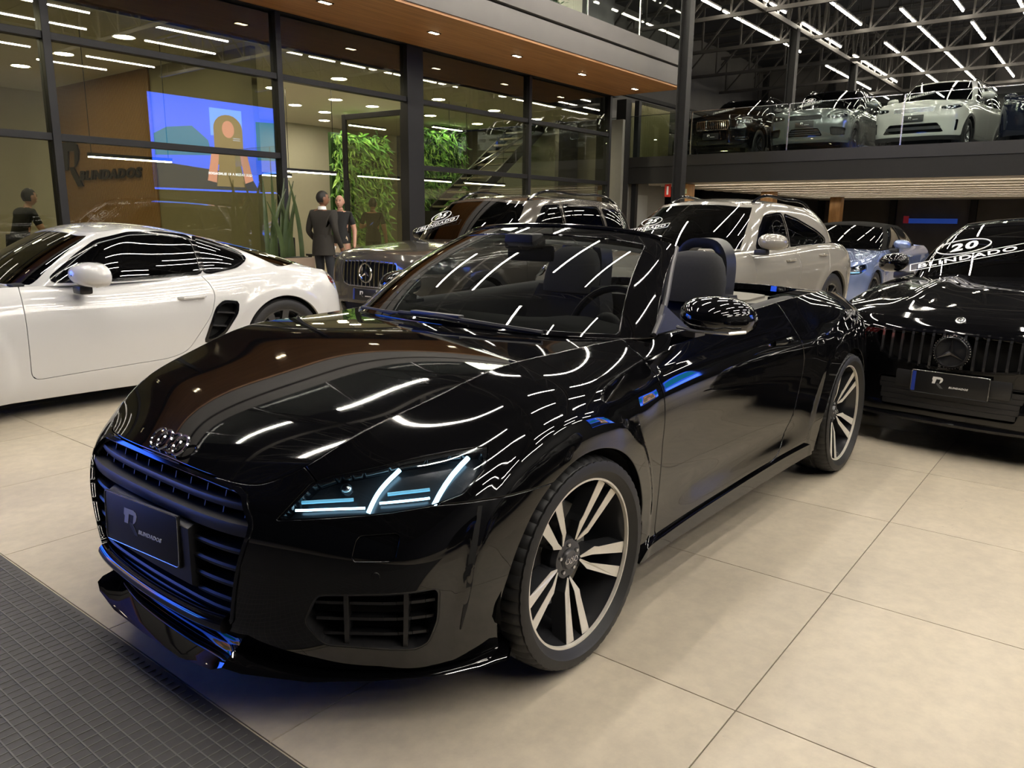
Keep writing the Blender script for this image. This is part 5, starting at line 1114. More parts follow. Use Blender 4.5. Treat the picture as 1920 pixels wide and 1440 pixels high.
    # greenhouse: ring from belt to roof edge, then a crowned roof
    B_, R_ = np.array(gb['base'], float), np.array(gb['roof'], float); rc = fn(gb['rc'])
    R_[:, 2] = [float(rc(x))-gb.get('crown', .05)*(abs(y)/gb['yr'])**2 for x, y in R_[:, :2]] if gb.get('auto', True) else R_[:, 2]
    lev = [0, .25, .5, .75, .92, 1.0]; tab = []
    cen = np.array([B_[:, 0].mean(), 0, 0])
    for b, t in zip(B_, R_):
        n = np.array([b[0]-cen[0], b[1]*1.6, 0]); n /= max(np.linalg.norm(n), 1e-6); L_ = []
        for v in lev: L_.append(b+(t-b)*v+(n*.9+np.array([0, 0, .5]))*gb.get('bow', .035)*4*v*(1-v))
        tab.append(L_)
    GH = np.array(tab); Mi = GH[1:][::-1].copy(); Mi[:, :, 1] *= -1; GH = np.concatenate([Mi, GH]); nb = len(B_)
    sv = np.concatenate([-np.arange(nb-1, 0, -1.), np.arange(0, nb, 1.)])
    D = np.swapaxes(nspl(np.array(lev), np.swapaxes(GH, 0, 1), np.linspace(0, 1, 22)), 0, 1); tc = chordp(GH); nu = int(tc[-1]/res)
    uu = np.linspace(0, tc[-1], nu); P = nspl(tc, D, uu); su = np.interp(uu, tc, sv)
    A = np.stack(np.broadcast_arrays(su[:, None], np.linspace(0, 1, 22)[None]), -1); GS = gridsurf(P, A)
    rest = GS; glass = g('glass', DARKTINT)
    a0 = gb.get('a', 2.0); t0, t1 = gb.get('t0', .03), gb.get('t1', .93)
    d = np.minimum(a0-.12-np.abs(rest.A[:, 0]), np.minimum(rest.A[:, 1]-t0, t1-rest.A[:, 1])); ws, rest = rest.clip(d), rest.clip(-d); WSB[0] = GS.bvh(); ws.off(-.003).obj('windscreen', g('wsglass', glass), root)
    d = np.minimum(np.abs(rest.A[:, 0])-(nb-1-gb.get('c', 1.9)), np.minimum(rest.A[:, 1]-.08, .90-rest.A[:, 1])); rw, rest = rest.clip(d), rest.clip(-d)
    if len(rw.F): rw.off(-.003).obj('rear_window', glass, root)
    for wp in gb['win']:
        for sg in (1, -1):
            d = feat(rest, 90*sg, [(-sg*a, b) for a, b in rpoly(wp, gb.get('wr', .04))], .15); wn, rest = rest.clip(d), rest.clip(-d)
            if len(wn.F): wn.off(-.006).obj('side_window', glass, root)
            if gb.get('frame'):
                pr = rest.clip(np.minimum(.022+feat(rest, 90*sg, [(-sg*a, b) for a, b in rpoly(wp, gb.get('wr', .04))], .15), 1)); 
                if len(pr.F): pr.off(.003).obj('window_seal', gb['frame'], root)
    rest.obj('pillars', g('pillar', paint), root, rim=.02)
    te = P[:, -1]; xs = np.arange(te[:, 0].min()-.05, te[:, 0].max()+.05, res); ys = np.linspace(-gb['yr']*1.15, gb['yr']*1.15, 41); X, Y = np.meshgrid(xs, ys, indexing='ij')
    RF = gridsurf(np.stack([X, Y, rc(X)-gb.get('crown', .05)*(np.abs(Y)/gb['yr'])**2], -1)); c0 = te[:, 0].mean()
    RF = RF.clip(psd(RF.V[:, :2], sorted([p[:2] for p in te], key=lambda p: math.atan2(p[1]*1.5, p[0]-c0)))+.004); RF.obj('roof', g('roofmat', paint), root)
    for y in gb.get('rails', []):
        for sg in (1, -1):
            pts = [(x, sg*(y+.01*math.sin((x-gb['rail'][0])/(gb['rail'][1]-gb['rail'][0])*PI)), float(rc(x))-gb.get('crown', .05)*(y/gb['yr'])**2+h) for x, h in [(gb['rail'][0], .0), (gb['rail'][0]-.12, .04), ((gb['rail'][0]+gb['rail'][1])/2, .05), (gb['rail'][1]+.12, .04), (gb['rail'][1], 0)]]
            MB().tube(smooth_lin(pts, 18), .017, 8).obj('roof_rail', gb.get('railmat', GLOSSBLACK), root)
    # inside: a dark liner, seats, dashboard and wheel
    zb = float(zt(-.8)); 
    MB().box((-wb*.42, 0, .28), (wb*.95, hw*1.55, .08)).box((-wb*.5, 0, .36), (wb+ro*.7+fo*.6, hw*1.05, .3)).obj('underbody', DEEPBLACK, root)
    MB().box((gb['dash'], 0, zb-.06), (.36, hw*1.5, .16), .05).obj('dashboard', DEEPBLACK, root)
    for x, y in g('seats', [(-1.45, .37), (-1.45, -.37), (-2.25, .38), (-2.25, -.38)]):
        b = MB(); b.box((x, y, zb-.12), (.14, .46, .56), .06); b.box((x-.04, y, zb+.22), (.10, .26, .18), .045); b.box((x+.28, y, zb-.42), (.5, .48, .14), .05); b.obj('seat', LEATHER, root)
    b = MB(); c = Vector((gb['dash']-.30, .37, zb+.02)); U = Vector((-.4, 0, .9)).normalized(); b.tube([c+Vector((0, 1, 0))*.185*math.cos(q)+U*.185*math.sin(q) for q in np.linspace(0, 2*PI, 25)[:-1]], .016, 8, closed=True); b.bar(c+Vector((.2, 0, -.1)), c, .06); b.bar(c+Vector((0, .17, 0)), c-Vector((0, .17, 0)), .03); b.obj('steering_wheel', LEATHER, root)
    # mirrors
    mx, my, mz = g('mirror', (-.80, hw+.08, zb+.10)); mm = g('mirmat', paint)
    for sg in (1, -1):
        V = []; n = 16; ms = g('mirk', 1.0)
        for xx, k in [(.085, .05), (.08, .35), (.062, .62), (.03, .86), (-.02, 1.0), (-.07, .98), (-.08, .9)]:
            for j in range(n):
                q = 2*PI*j/n; cy, cz = math.cos(q), math.sin(q); V.append((mx+xx*ms-.03*k*cy, sg*(my+.12*ms*k*np.sign(cy)*abs(cy)**.8), mz+.075*ms*k*np.sign(cz)*abs(cz)**.85-.012*k*cy))
        b = MB().add(V, [(i*n+j, i*n+(j+1) % n, (i+1)*n+(j+1) % n, (i+1)*n+j) for i in range(6) for j in range(n)]+[tuple(range(6*n, 7*n))])
        mo = b.obj('door_mirror', mm, root, ang=80)
        MB().box((mx, sg*(my-.10), mz-.075*ms-.02), (.09, .14, .06), .02).obj('mirror_foot', MATTEBLACK, mo)
    for hx, hz in g('handles', []):
        for sg in (1, -1):
            q = bv.ray_cast(Vector((hx, sg*3, hz)), Vector((0, -sg, 0)))
            if q[0]: y = q[0].y; MB().tube([(hx+.11, y-sg*.01, hz), (hx+.08, y+sg*.022, hz), (hx-.08, y+sg*.022, hz+.004), (hx-.11, y-sg*.01, hz+.004)], [.011, .014, .014, .011], 8).obj('door_handle', paint, root)
    # wheels and arch liners
    rim, style, ns, rr_, tw = g('wheel', (DARKMETAL, 'twin', 5, .245, .23)); R = sp['R']
    for ax in (0, -wb):
        for sg in (1, -1):
            add_wheel(root, ax, sg*(hw-tw/2-.012), R, R, rr_, tw, ns, rim, style)
            arch_liner(root, (ax, sg*(hw-.01), R), sp['arch'], sg)
    pl = g('plate')
    if pl:
        x, y, z, w, h = pl[:5]; o = MB().box((0, 0, 0), (.008, w, h), .003).obj('number_plate', PLATEBLACK, root); o.location = (x, y, z); o.rotation_euler = (0, math.radians(pl[5] if len(pl) > 5 else -4), 0); plate_print(o, w, h, .005, band=g('band', False), border=g('border', True))
    return root, (bv, WSB[0])
WSB = [None]
def sticker(root, bvs, num, y, z, tilt, W, h, oval=True):
    """windscreen lettering lying on the glass: an oval with a number above a framed word, its middle at (y, z)"""
    ws = bvs[1]
    def at(y, z): q = ws.ray_cast(Vector((4, y, z)), Vector((-1, 0, 0))); return q[0]
    c0, cu, cv = at(y, z), at(y+.06, z), at(y, z+.06); U = (cu-c0).normalized(); Vv = (cv-c0).normalized(); Nn = U.cross(Vv).normalized(); Vv = Nn.cross(U)
    u = U*math.cos(tilt)+Vv*math.sin(tilt); v = Vv*math.cos(tilt)-U*math.sin(tilt)
    fr = frame(c0+Nn*.012, u, v); b = MB(); P = [(-W/2, -h/2, 0), (W/2, -h/2, 0), (W/2, h/2, 0), (-W/2, h/2, 0)]
    t = h*.07
    for i in range(4):
        a, q = Vector(P[i]), Vector(P[(i+1) % 4]); d = (q-a).normalized()*t/2; b.bar(a-d, q+d, t, .002, up=(0, 0, 1))
    o = b.obj('sticker_band', WHITE, root, smooth=False); o.matrix_local = fr
    text('BLINDADO', h*.86, WHITE, o, Matrix.Translation((0, -.02*h, .001)), ext=.0008, bold=h*.018, sx=W*.90/(h*.86*5.75), name='sticker_lettering')
    if oval:
        b = MB(); b.tube([(W*.245*math.cos(2*PI*k/36), h*1.02*math.sin(2*PI*k/36), 0) for k in range(36)], h*.055, 5, closed=True); s2 = b.obj('sticker_oval', WHITE, o); s2.matrix_local = Matrix.Translation((-W*.02, h*1.75, 0))@Matrix.Rotation(-.12, 4, 'Z')
        text(num, h*1.5, WHITE, s2 if False else o, Matrix.Translation((-W*.02, h*1.73, .001)), ext=.0008, bold=h*.05, sx=1.12, shear=.15, name='sticker_lettering')
    return o
def ghouse(xw0, xw1, xr0, xr1, xb0, xb1, yb, yr, zb, rz, win, hoodcut, rearcut=None, dash=-.85, **k):
    """usual greenhouse: windscreen base (centre, corner), roof front and rear, rear glass base (centre, corner)"""
    xa = xw1-.16; n = 3; side = np.linspace(xa, xb1+.16, 4)
    base = [(xw0, 0), (xw0-.04, yb*.5), (xw1, yb*.90)]+[(x, yb) for x in side]+[(xb1, yb*.90), (xb0+.03, yb*.5), (xb0, 0)]
    rs = np.linspace(xr0-.16, xr1+.16, 4)
    roof = [(xr0, 0), (xr0-.01, yr*.5), (xr0-.05, yr*.92)]+[(x, yr) for x in rs]+[(xr1+.05, yr*.92), (xr1+.01, yr*.5), (xr1, 0)]
    zf = zb if callable(zb) else (lambda x: zb)
    d = dict(base=[(x, y, float(zf(x))) for x, y in base], roof=[(x, y, 0) for x, y in roof], rc=rz, yr=yr, win=win, hoodcut=hoodcut, rearcut=rearcut, dash=dash); d.update(k); return d
WHITEPAINT = M('white_paint', (.60, .60, .60), .2, coat=1.0, noise=.01)
GREYPAINT = M('warm_grey_paint', (.095, .086, .074), .14, .35, coat=.8, noise=.03)
SANDPAINT = M('sand_grey_paint', (.25, .235, .205), .12, coat=.9, noise=.02)
BLUEPAINT = M('blue_paint', (.20, .26, .46), .16, .45, coat=.8, noise=.03)
SILVERGREY = M('silver_grey_paint', (.15, .165, .165), .14, .5, coat=.8, noise=.03)
NAVYPAINT = M('navy_paint', (.008, .010, .022), .05, ior=1.55)
WARMWHITE = M('warm_white_paint', (.52, .53, .50), .14, coat=.8, noise=.01)
SOFTBLACK = M('black_soft_top', (.014, .0135, .0125), .9, ior=1.12, noise=.2, nscale=120)
def carlist():
    # ---------------- white coupe on the left
    zt = [(.92, .52), (.80, .63), (.5, .755), (.2, .825), (-.1, .855), (-.5, .875), (-1.0, .87), (-1.6, .885), (-2.1, .925), (-2.5, .945), (-2.85, .915), (-3.15, .85), (-3.30, .80)]
    zc = [(.92, .50), (.7, .62), (.3, .72), (-.1, .81), (-.5, .88), (-.7, .92), (-1.5, .95), (-2.5, 1.0), (-2.9, .945), (-3.15, .875), (-3.30, .815)]
    win = [(-.80, .912), (-.99, 1.057), (-1.15, 1.155), (-1.38, 1.208), (-1.60, 1.212), (-1.83, 1.185), (-1.84, .925), (-1.3, .905)]
    win2 = [(-1.88, .922), (-1.87, 1.182), (-2.03, 1.130), (-2.21, 1.050), (-2.225, 1.02), (-2.13, .965)]
    gh = ghouse(-.50, -.66, -1.10, -2.05, -3.02, -2.62, .755, .56, lambda x: .875 if x > -1.6 else .875+(x+1.6)*-.035, [(-3.0, .92), (-2.7, 1.02), (-2.3, 1.135), (-2.0, 1.215), (-1.7, 1.275), (-1.42, 1.295), (-1.2, 1.275), (-1.05, 1.235)], [win, win2], -.55, -2.9, -.75, a=2.30, c=2.2, crown=.045, bow=.03, wr=.03, frame=GLOSSBLACK, t0=.02)
    root, bv = car(dict(label='white coupe parked at the left with black side air intake', loc=(.398, -4.449, 0), rz=-4.2, paint=WHITEPAINT, fo=.92, wb=2.475, ro=.82, hw=.90, R=.345, arch=.372,
        zt=zt, zc=zc, hp=2.2, gh=gh, res=.024, dyS=[.05, .025, .012, .004, 0, .012, .06, .15], wy=[(-3.3, .98), (-2.5, 1.0), (-1.6, .975), (-1.0, .965), (-.4, .985), (0, 1.0), (.9, .97)],
        doors=[[(-.585, .845), (-.578, .77), (-.575, .262), (-1.50, .300), (-1.64, .34), (-1.84, .60), (-1.89, .76), (-1.86, .86), (-1.81, .96), (-.62, .94)]], gap=.0035,
        feats=[('side_intake', 90, [(1.945, .712), (2.075, .695), (2.06, .60), (1.95, .45), (1.87, .40), (1.76, .385), (1.875, .66)], DEEPBLACK, .07, dict(rim=GLOSSBLACK, rw=.022, r=.03, hb=[[(1.89, .62), (2.05, .60)], [(1.84, .52), (1.99, .50)]])),
               ('tail_lamp', 125, [(1.985, .808), (2.055, .880), (2.20, .81), (2.16, .735), (2.08, .712)], LAMPRED, .03, dict(lamp=True, line=[[(2.02, .80), (2.14, .775)], [(2.05, .84), (2.16, .80)]], linemat=LAMPRED, r=.03)),
               ('headlight', 45, [(-.05, .60), (.02, .74), (.22, .76), (.24, .66), (.12, .60)], DEEPBLACK, .03, dict(lamp=True, proj=[(.1, .68, .05)], r=.05)),
               ('lower_grille', 0, [(-.5, .24), (.5, .24), (.55, .36), (-.55, .36)], DEEPBLACK, .05, dict(mir=False))],
        handles=[(-1.71, .745)], mirror=(-.94, .975, .952), mirk=1.12, seats=[(-1.55, .36), (-1.55, -.36)], wheel=(DARKMETAL, 's', 10, .255, .26), zb=(.17, .125, .22)))
    # ---------------- black coupe on the right, panamericana grille
    zt = [(.80, .70), (.6, .785), (.3, .84), (0, .885), (-.4, .93), (-.8, .95), (-2.0, .97), (-2.8, .98), (-3.4, .96), (-3.82, .93)]
    zc = [(.82, .735), (.74, .79), (.62, .835), (.4, .88), (.1, .93), (-.2, .965), (-.5, .995), (-1.5, 1.0), (-2.9, 1.02), (-3.4, 1.0), (-3.82, .94)]
    gh = ghouse(-.42, -.66, -1.20, -2.4, -3.35, -2.95, .76, .575, lambda x: .95, [(-3.0, 1.15), (-2.5, 1.35), (-2.0, 1.41), (-1.6, 1.415), (-1.2, 1.375)], [[(-.86, .985), (-1.3, 1.29), (-1.75, 1.33), (-1.78, .985)], [(-1.83, .985), (-1.80, 1.33), (-2.3, 1.28), (-2.7, 1.08), (-2.75, 1.0)]], -.46, -3.2, -.85, a=2.55, c=2.3, crown=.05)
    gp = [(-.455, .715), (-.3, .728), (0, .735), (.3, .728), (.455, .715), (.45, .65), (.40, .57), (.33, .530), (.15, .512), (0, .508), (-.15, .512), (-.33, .530), (-.40, .57), (-.45, .65)]
    root, bv = car(dict(label='black coupe at the right with vertical bar grille and 20 sticker', loc=(-4.02, 1.437, 0), rz=-6.2, paint=BLACKPAINT, fo=.83, wb=2.84, ro=1.0, hw=.905, R=.335, arch=.365, res=.026,
        zt=zt, zc=zc, gh=gh, zb=(.19, .18, .22), dxF=[.0, -.015, -.01, 0, .0, .01, .03, .08], bulge=[(0, .10, .016, .38)], hoodin=.05,
        feats=[('grille_backing', 0, gp, DEEPBLACK, .07, dict(mir=False, rim=GLOSSBLACK, rw=.014, bars=(15, M('black_chrome', (.20, .20, .21), .16, .9, noise=.1), True, .014, .03, .012, 'grille_bar'))),
               ('headlight', 40, [(.02, .60), (.0, .70), (.10, .745), (.30, .80), (.42, .79), (.40, .73), (.30, .66), (.16, .61)], DEEPBLACK, .03, dict(lamp=True, proj=[(.12, .68, .035), (.24, .72, .035)], line=[[(.03, .68), (.15, .735), (.33, .78)]], linemat=CHROME)),
               ('lower_grille', 0, [(-.36, .25), (.36, .25), (.40, .44), (-.40, .44)], DEEPBLACK, .06, dict(mir=False, bars=(5, MATTEBLACK, False, .03, .008, .01, 'lower_bar'))),
               ('side_intake', 25, [(.13, .26), (.42, .27), (.44, .42), (.16, .40)], DEEPBLACK, .05, dict(bars=None))],
        doors=[[(-.62, .96), (-.66, .60), (-.60, .27), (-1.85, .27), (-2.05, .60), (-1.98, .99)]], plate=(.862, .015, .432, .415, .135, -3), band=True, mirror=(-.92, .965, 1.04), handles=[(-1.8, .82)], seats=[(-1.5, .37), (-1.5, -.37)], wheel=(DARKMETAL, 'twin', 5, .25, .24)))
    hb = front_hit(bv, 0, .62)
    d = MB().lathe([(0, .03), (.085, .028), (.092, .02), (.098, .02), (.10, .0)], 40, 'x').obj('star_disc', M('star_disc_black', (.015, .016, .02), .06, noise=.1), root); d.location = (hb-.005, 0, .622)
    star(root, frame((hb+.031, 0, .622), (0, 1, 0), (0, 0, 1)), .085, M('dark_chrome', (.10, .10, .11), .15, .9, noise=.05), .005)
    cb = MB()
    for k in range(40): q = 2*PI*k/40; cb.ell((hb+.016, .097*math.cos(q), .622+.097*math.sin(q)), (.005, .004, .004), 6, 4)
    cb.obj('star_beads', CHROME, root)
    bd = MB().lathe([(0, .006), (.022, .006), (.027, .003), (.028, -.004)], 28, 'z').obj('bonnet_badge', SATIN, root); bd.location = (.735, 0, .797); bd.rotation_euler = (0, math.radians(35), 0)
    star(bd, Matrix.Translation((0, 0, .0075)), .017, DEEPBLACK, .002)
    MB().box((.80, .015, .432), (.06, .62, .11), .02).obj('plate_carrier', MATTEBLACK, root)
    lipm = MB(); ys = np.linspace(-.8, .8, 21); V = []
    for y in ys:
        x = .86-.20*(abs(y)/.8)**2.4-.02; V += [(x, y, .215), (x+.03, y, .20), (x+.028, y, .185), (x-.1, y, .18)]
    lipm.add(V, [(i*4+j, i*4+j+1, (i+1)*4+j+1, (i+1)*4+j) for i in range(20) for j in range(3)]).obj('front_lip', GLOSSBLACK, root)
    sticker(root, bv, '20', -.37, 1.10, .50, .74, .10)
    # ---------------- grey suv with star grille
    zt = [(.85, .86), (.6, .96), (.2, 1.02), (-.3, 1.06), (-.8, 1.07), (-2.8, 1.10), (-3.3, 1.09), (-3.68, 1.05)]
    zc = [(.86, .945), (.80, .985), (.6, 1.04), (.2, 1.085), (-.2, 1.11), (-.5, 1.125), (-3.0, 1.15), (-3.68, 1.1)]
    gh = ghouse(-.32, -.55, -.98, -3.15, -3.55, -3.3, .79, .61, lambda x: 1.075, [(-3.4, 1.58), (-3.0, 1.62), (-2.4, 1.655), (-1.8, 1.665), (-1.3, 1.645), (-.95, 1.595)], [[(-.80, 1.10), (-1.28, 1.50), (-1.62, 1.52), (-1.62, 1.10)], [(-1.70, 1.10), (-1.70, 1.525), (-2.45, 1.51), (-2.50, 1.10)], [(-2.58, 1.12), (-2.55, 1.50), (-3.05, 1.46), (-3.10, 1.2)]], -.36, None, -.7, a=2.6, rails=[.56], rail=(-1.15, -3.05), frame=GLOSSBLACK)
    gp = [(-.44, .905), (0, .925), (.44, .905), (.46, .80), (.40, .66), (.30, .635), (-.30, .635), (-.40, .66), (-.46, .80)]
    root, bv = car(dict(label='warm grey suv with chrome star grille and 25 sticker behind the white coupe', loc=(-4.468, -4.168, 0), rz=-1.8, paint=GREYPAINT, fo=.86, wb=2.829, ro=.92, hw=.917, R=.36, arch=.395, zt=zt, zc=zc, gh=gh, clad=.33,
        dxF=[.06, .015, 0, 0, .0, .01, .03, .07], zb=(.26, .24, .3), feats=[('grille_backing', 0, gp, DEEPBLACK, .06, dict(mir=False, rim=SATIN, rw=.012, bars=(13, CHROME, True, .012, .03, .008, 'grille_bar'))),
               ('headlight', 40, [(.0, .80), (.02, .90), (.36, .98), (.44, .93), (.34, .80)], DEEPBLACK, .03, dict(lamp=True, proj=[(.15, .87, .035), (.27, .88, .035)], line=[[(.04, .90), (.34, .965)]])),
               ('lower_grille', 0, [(-.45, .32), (.45, .32), (.5, .46), (-.5, .46)], DEEPBLACK, .05, dict(mir=False))],
        doors=[[(-.72, 1.09), (-.70, .40), (-1.62, .40), (-1.66, 1.09)], [(-1.67, 1.09), (-1.64, .40), (-2.3, .40), (-2.5, .7), (-2.54, 1.1)]], handles=[(-1.45, .98), (-2.35, 1.0)], mirror=(-.85, 1.0, 1.17), mirmat=GLOSSBLACK, plate=(.875, 0, .555, .40, .13), band=True))
    hb = front_hit(bv, 0, .78); star(root, frame((hb+.012, 0, .785), (0, 1, 0), (0, 0, 1)), .098, CHROME, .010)
    sticker(root, bv, '25', -.36, 1.28, .38, .64, .09)
    # ---------------- sand coloured suv behind the roadster
    zt = [(.92, .72), (.7, .84), (.3, .95), (-.2, 1.02), (-.7, 1.05), (-1.5, 1.065), (-2.3, 1.10), (-2.9, 1.11), (-3.3, 1.08), (-3.68, 1.02)]
    zc = [(.92, .70), (.7, .80), (.3, .92), (-.1, 1.01), (-.5, 1.07), (-.7, 1.09), (-3.0, 1.16), (-3.68, 1.06)]
    gh = ghouse(-.45, -.68, -1.22, -2.95, -3.45, -3.15, .80, .60, lambda x: 1.055+(max(0, -1.6-x))*.05, [(-3.3, 1.44), (-3.0, 1.52), (-2.5, 1.58), (-2.0, 1.615), (-1.6, 1.62), (-1.2, 1.575)], [[(-1.0, 1.075), (-1.17, 1.28), (-1.36, 1.41), (-1.70, 1.44), (-1.83, 1.44), (-1.86, 1.08)], [(-1.92, 1.08), (-1.90, 1.435), (-2.2, 1.38), (-2.55, 1.25), (-2.72, 1.16), (-2.70, 1.12)]], -.48, None, -.8, a=2.6, rails=[.53], rail=(-1.4, -2.9), railmat=GLOSSBLACK, frame=GLOSSBLACK)
    root, bv = car(dict(label='sand grey suv with black windows parked right behind the black convertible', loc=(-5.42, -1.98, 0), rz=-6.4, paint=SANDPAINT, fo=.93, wb=2.807, ro=.95, hw=.96, R=.375, arch=.41, zt=zt, zc=zc, gh=gh, zb=(.22, .24, .3), hp=2.0, wsglass=TINTED,
        dyS=[.06, .03, .012, .004, 0, .012, .06, .13], doors=[[(-.80, 1.07), (-.78, .42), (-1.80, .42), (-1.86, 1.07)], [(-1.89, 1.07), (-1.83, .42), (-2.35, .42), (-2.6, .75), (-2.72, 1.12)]], handles=[(-1.62, .94), (-2.48, .98)], mirror=(-.86, 1.06, 1.15), mirk=1.15,
        feats=[('headlight', 45, [(-.05, .78), (.05, .90), (.32, .93), (.30, .80), (.12, .75)], DEEPBLACK, .03, dict(lamp=True, proj=[(.12, .84, .04)])), ('lower_grille', 0, [(-.6, .36), (.6, .36), (.66, .56), (-.66, .56)], DEEPBLACK, .05, dict(mir=False)),
               ('tail_light', 145, [(1.2, .93), (1.2, 1.0), (1.75, 1.0), (1.7, .92)], LAMPRED, .03, dict(lamp=True))]))
    sticker(root, bv, '25', -.40, 1.26, .25, .58, .08)
    # ---------------- blue cabriolet with black roof
    def lowcar(label, loc, rz, paint, roofm, **k):
        zt = [(.80, .66), (.6, .76), (.2, .86), (-.3, .93), (-.8, .955), (-2.8, .99), (-3.4, .97), (-3.8, .93)]; zc = [(.82, .68), (.7, .77), (.4, .86), (0, .925), (-.4, .965), (-.6, .98), (-2.9, 1.03), (-3.4, 1.01), (-3.8, .95)]
        gh = ghouse(-.46, -.70, -1.30, -2.5, -3.15, -2.9, .76, .56, lambda x: .955, [(-3.0, 1.18), (-2.6, 1.31), (-2.0, 1.385), (-1.6, 1.385), (-1.28, 1.35)], [[(-.92, .985), (-1.38, 1.27), (-1.85, 1.31), (-1.88, .985)], [(-1.93, .985), (-1.9, 1.31), (-2.4, 1.22), (-2.55, 1.02)]], -.5, -3.05, -.9, a=2.6, crown=.05)
        gh.update(k.pop('ghx', {}))
        sp = dict(label=label, loc=loc, rz=rz, paint=paint, roofmat=roofm, fo=.82, wb=2.82, ro=.98, hw=.905, R=.335, arch=.365, zt=zt, zc=zc, gh=gh, zb=(.20, .19, .24), doors=[[(-.65, .96), (-.66, .30), (-1.95, .30), (-2.1, .7), (-2.0, .99)]], handles=[(-1.85, .84)], mirror=(-.95, .97, 1.04),
            feats=[('headlight', 40, [(.0, .63), (.03, .715), (.22, .765), (.42, .79), (.42, .71), (.28, .645)], DEEPBLACK, .03, dict(lamp=True, proj=[(.12, .69, .035), (.25, .715, .035)], line=[[(.04, .66), (.28, .67)]], linemat=DRLSOFT)),
                   ('grille_backing', 0, [(.02, .70), (.26, .705), (.30, .62), (.24, .53), (.03, .53)], DEEPBLACK, .05, dict(rim=GLOSSBLACK, bars=(7, GLOSSBLACK, True, .01, .02, .01, 'grille_bar'))), ('lower_grille', 0, [(-.5, .24), (.5, .24), (.56, .42), (-.56, .42)], DEEPBLACK, .05, dict(mir=False))]); sp.update(k); return car(sp)
    lowcar('metallic blue cabriolet with black fabric roof beside the sand grey suv', (-10.40, -1.66, 0), -1.6, BLUEPAINT, SOFTBLACK, ghx=dict(), pillar=SOFTBLACK, wsglass=TINTED, glass=TINTED)
    lowcar('dark saloon half hidden behind the blue cabriolet under the parking deck', (-12.2, 1.25, 0), -2, BLACKPAINT, BLACKPAINT)
    # ---------------- suvs
    def suv(label, loc, rz, paint, front, top=1.75, belt=1.18, hood=1.12, hw=.985, wb=2.93, fo=.88, ro=1.0, R=.385, roofm=None, wheel=(DARKMETAL, 'twin', 5, .265, .25), xw=-.42, xr=-1.05, **k):
        zt = [(fo-.02, hood-.14), (fo-.2, hood-.07), (fo-.6, hood-.02), (0, hood+.01), (-.5, belt-.02), (-1.2, belt), (-2.9, belt+.02), (-wb-ro+.3, belt+.01), (-wb-ro, belt-.05)]; zc = [(fo, hood-.07), (fo-.08, hood-.02), (fo-.3, hood+.02), (0, hood+.06), (-.4, belt+.03), (-3, belt+.06), (-wb-ro, belt)]
        b2 = belt+.03; tw = top-.16; xe = -wb-ro+.25
        gh = ghouse(xw, xw-.22, xr, xe-.02, xe-.2, xe-.06, hw*.84, hw*.655, lambda x: belt, [(xe-.1, top-.07), (xe+.4, top-.02), (-2.0, top), (-1.5, top-.005), (xr+.02, top-.06)], [[(xw-.48, b2), (xr-.27, tw), (xw-1.22, tw+.01), (xw-1.27, b2)], [(xw-1.35, b2), (xw-1.33, tw+.01), (xw-2.12, tw), (xw-2.18, b2)], [(xw-2.26, b2+.02), (xw-2.2, tw), (xe+.15, tw-.02), (xe+.12, b2+.05)]], xw-.02, None, xw-.4, a=2.6, rails=[hw*.60], rail=(xr-.2, xe+.15), frame=GLOSSBLACK)
        gh.update(k.pop('ghx', {}))
        sp = dict(label=label, loc=loc, rz=rz, paint=paint, fo=fo, wb=wb, ro=ro, hw=hw, R=R, arch=R+.045, zt=zt, zc=zc, gh=gh, zb=(.27, .26, .32), dxF=[.05, .01, 0, 0, .0, .008, .02, .06], doors=[[(xw-.34, belt), (xw-.34, .45), (xw-1.28, .45), (xw-1.3, belt)], [(xw-1.31, belt), (xw-1.29, .45), (-2.35, .45), (-2.6, .8), (xw-2.2, belt)]], handles=[(xw-1.08, belt-.12), (xw-1.98, belt-.10)], mirror=(xw-.48, hw+.09, belt+.12), mirk=1.2, wheel=wheel, feats=front, res=.04)
        if roofm: sp['roofmat'] = roofm
        sp.update(k); return car(sp)
    D0 = 3.0
    chrome_g = [(-.46, .965), (0, .975), (.46, .965), (.48, .86), (.43, .72), (-.43, .72), (-.48, .86)]
    r_, bv = suv('black suv with chrome slatted grille on the upper parking deck', (-18.98, -6.95, D0), -1.0, BLACKPAINT, [
        ('grille_backing', 0, chrome_g, DEEPBLACK, .05, dict(mir=False, rim=CHROME, rw=.02, bars=(17, CHROME, True, .016, .03, .004, 'grille_bar'))),
        ('headlight', 35, [(.10, .86), (.10, .97), (.50, .985), (.52, .90), (.40, .86)], DEEPBLACK, .03, dict(lamp=True, line=[[(.14, .92), (.46, .93)], [(.28, .87), (.28, .97)]], linemat=CHROME)),
        ('lower_grille', 0, [(-.42, .36), (.42, .36), (.46, .47), (-.46, .47)], DEEPBLACK, .05, dict(mir=False)), ('side_vent', 25, [(.22, .45), (.58, .46), (.58, .54), (.22, .52)], DEEPBLACK, .04, dict(rim=CHROME, rw=.016))], plate=(.885, -.02, .57, .44, .16), border=False)
    d = MB().lathe([(0, .012), (.055, .012), (.07, .008), (.072, 0)], 24, 'x').obj('round_badge', MATTEBLACK, r_); d.location = (front_hit(bv, 0, .85), 0, .85)
    MB().bar((front_hit(bv, -.4, .74)+.006, -.42, .735), (front_hit(bv, .4, .95)+.006, .42, .955), .02, .01, up=(1, 0, 0)).obj('diagonal_bar', CHROME, r_)
    sticker(r_, bv, '20', -.40, 1.40, .22, .62, .09, False)
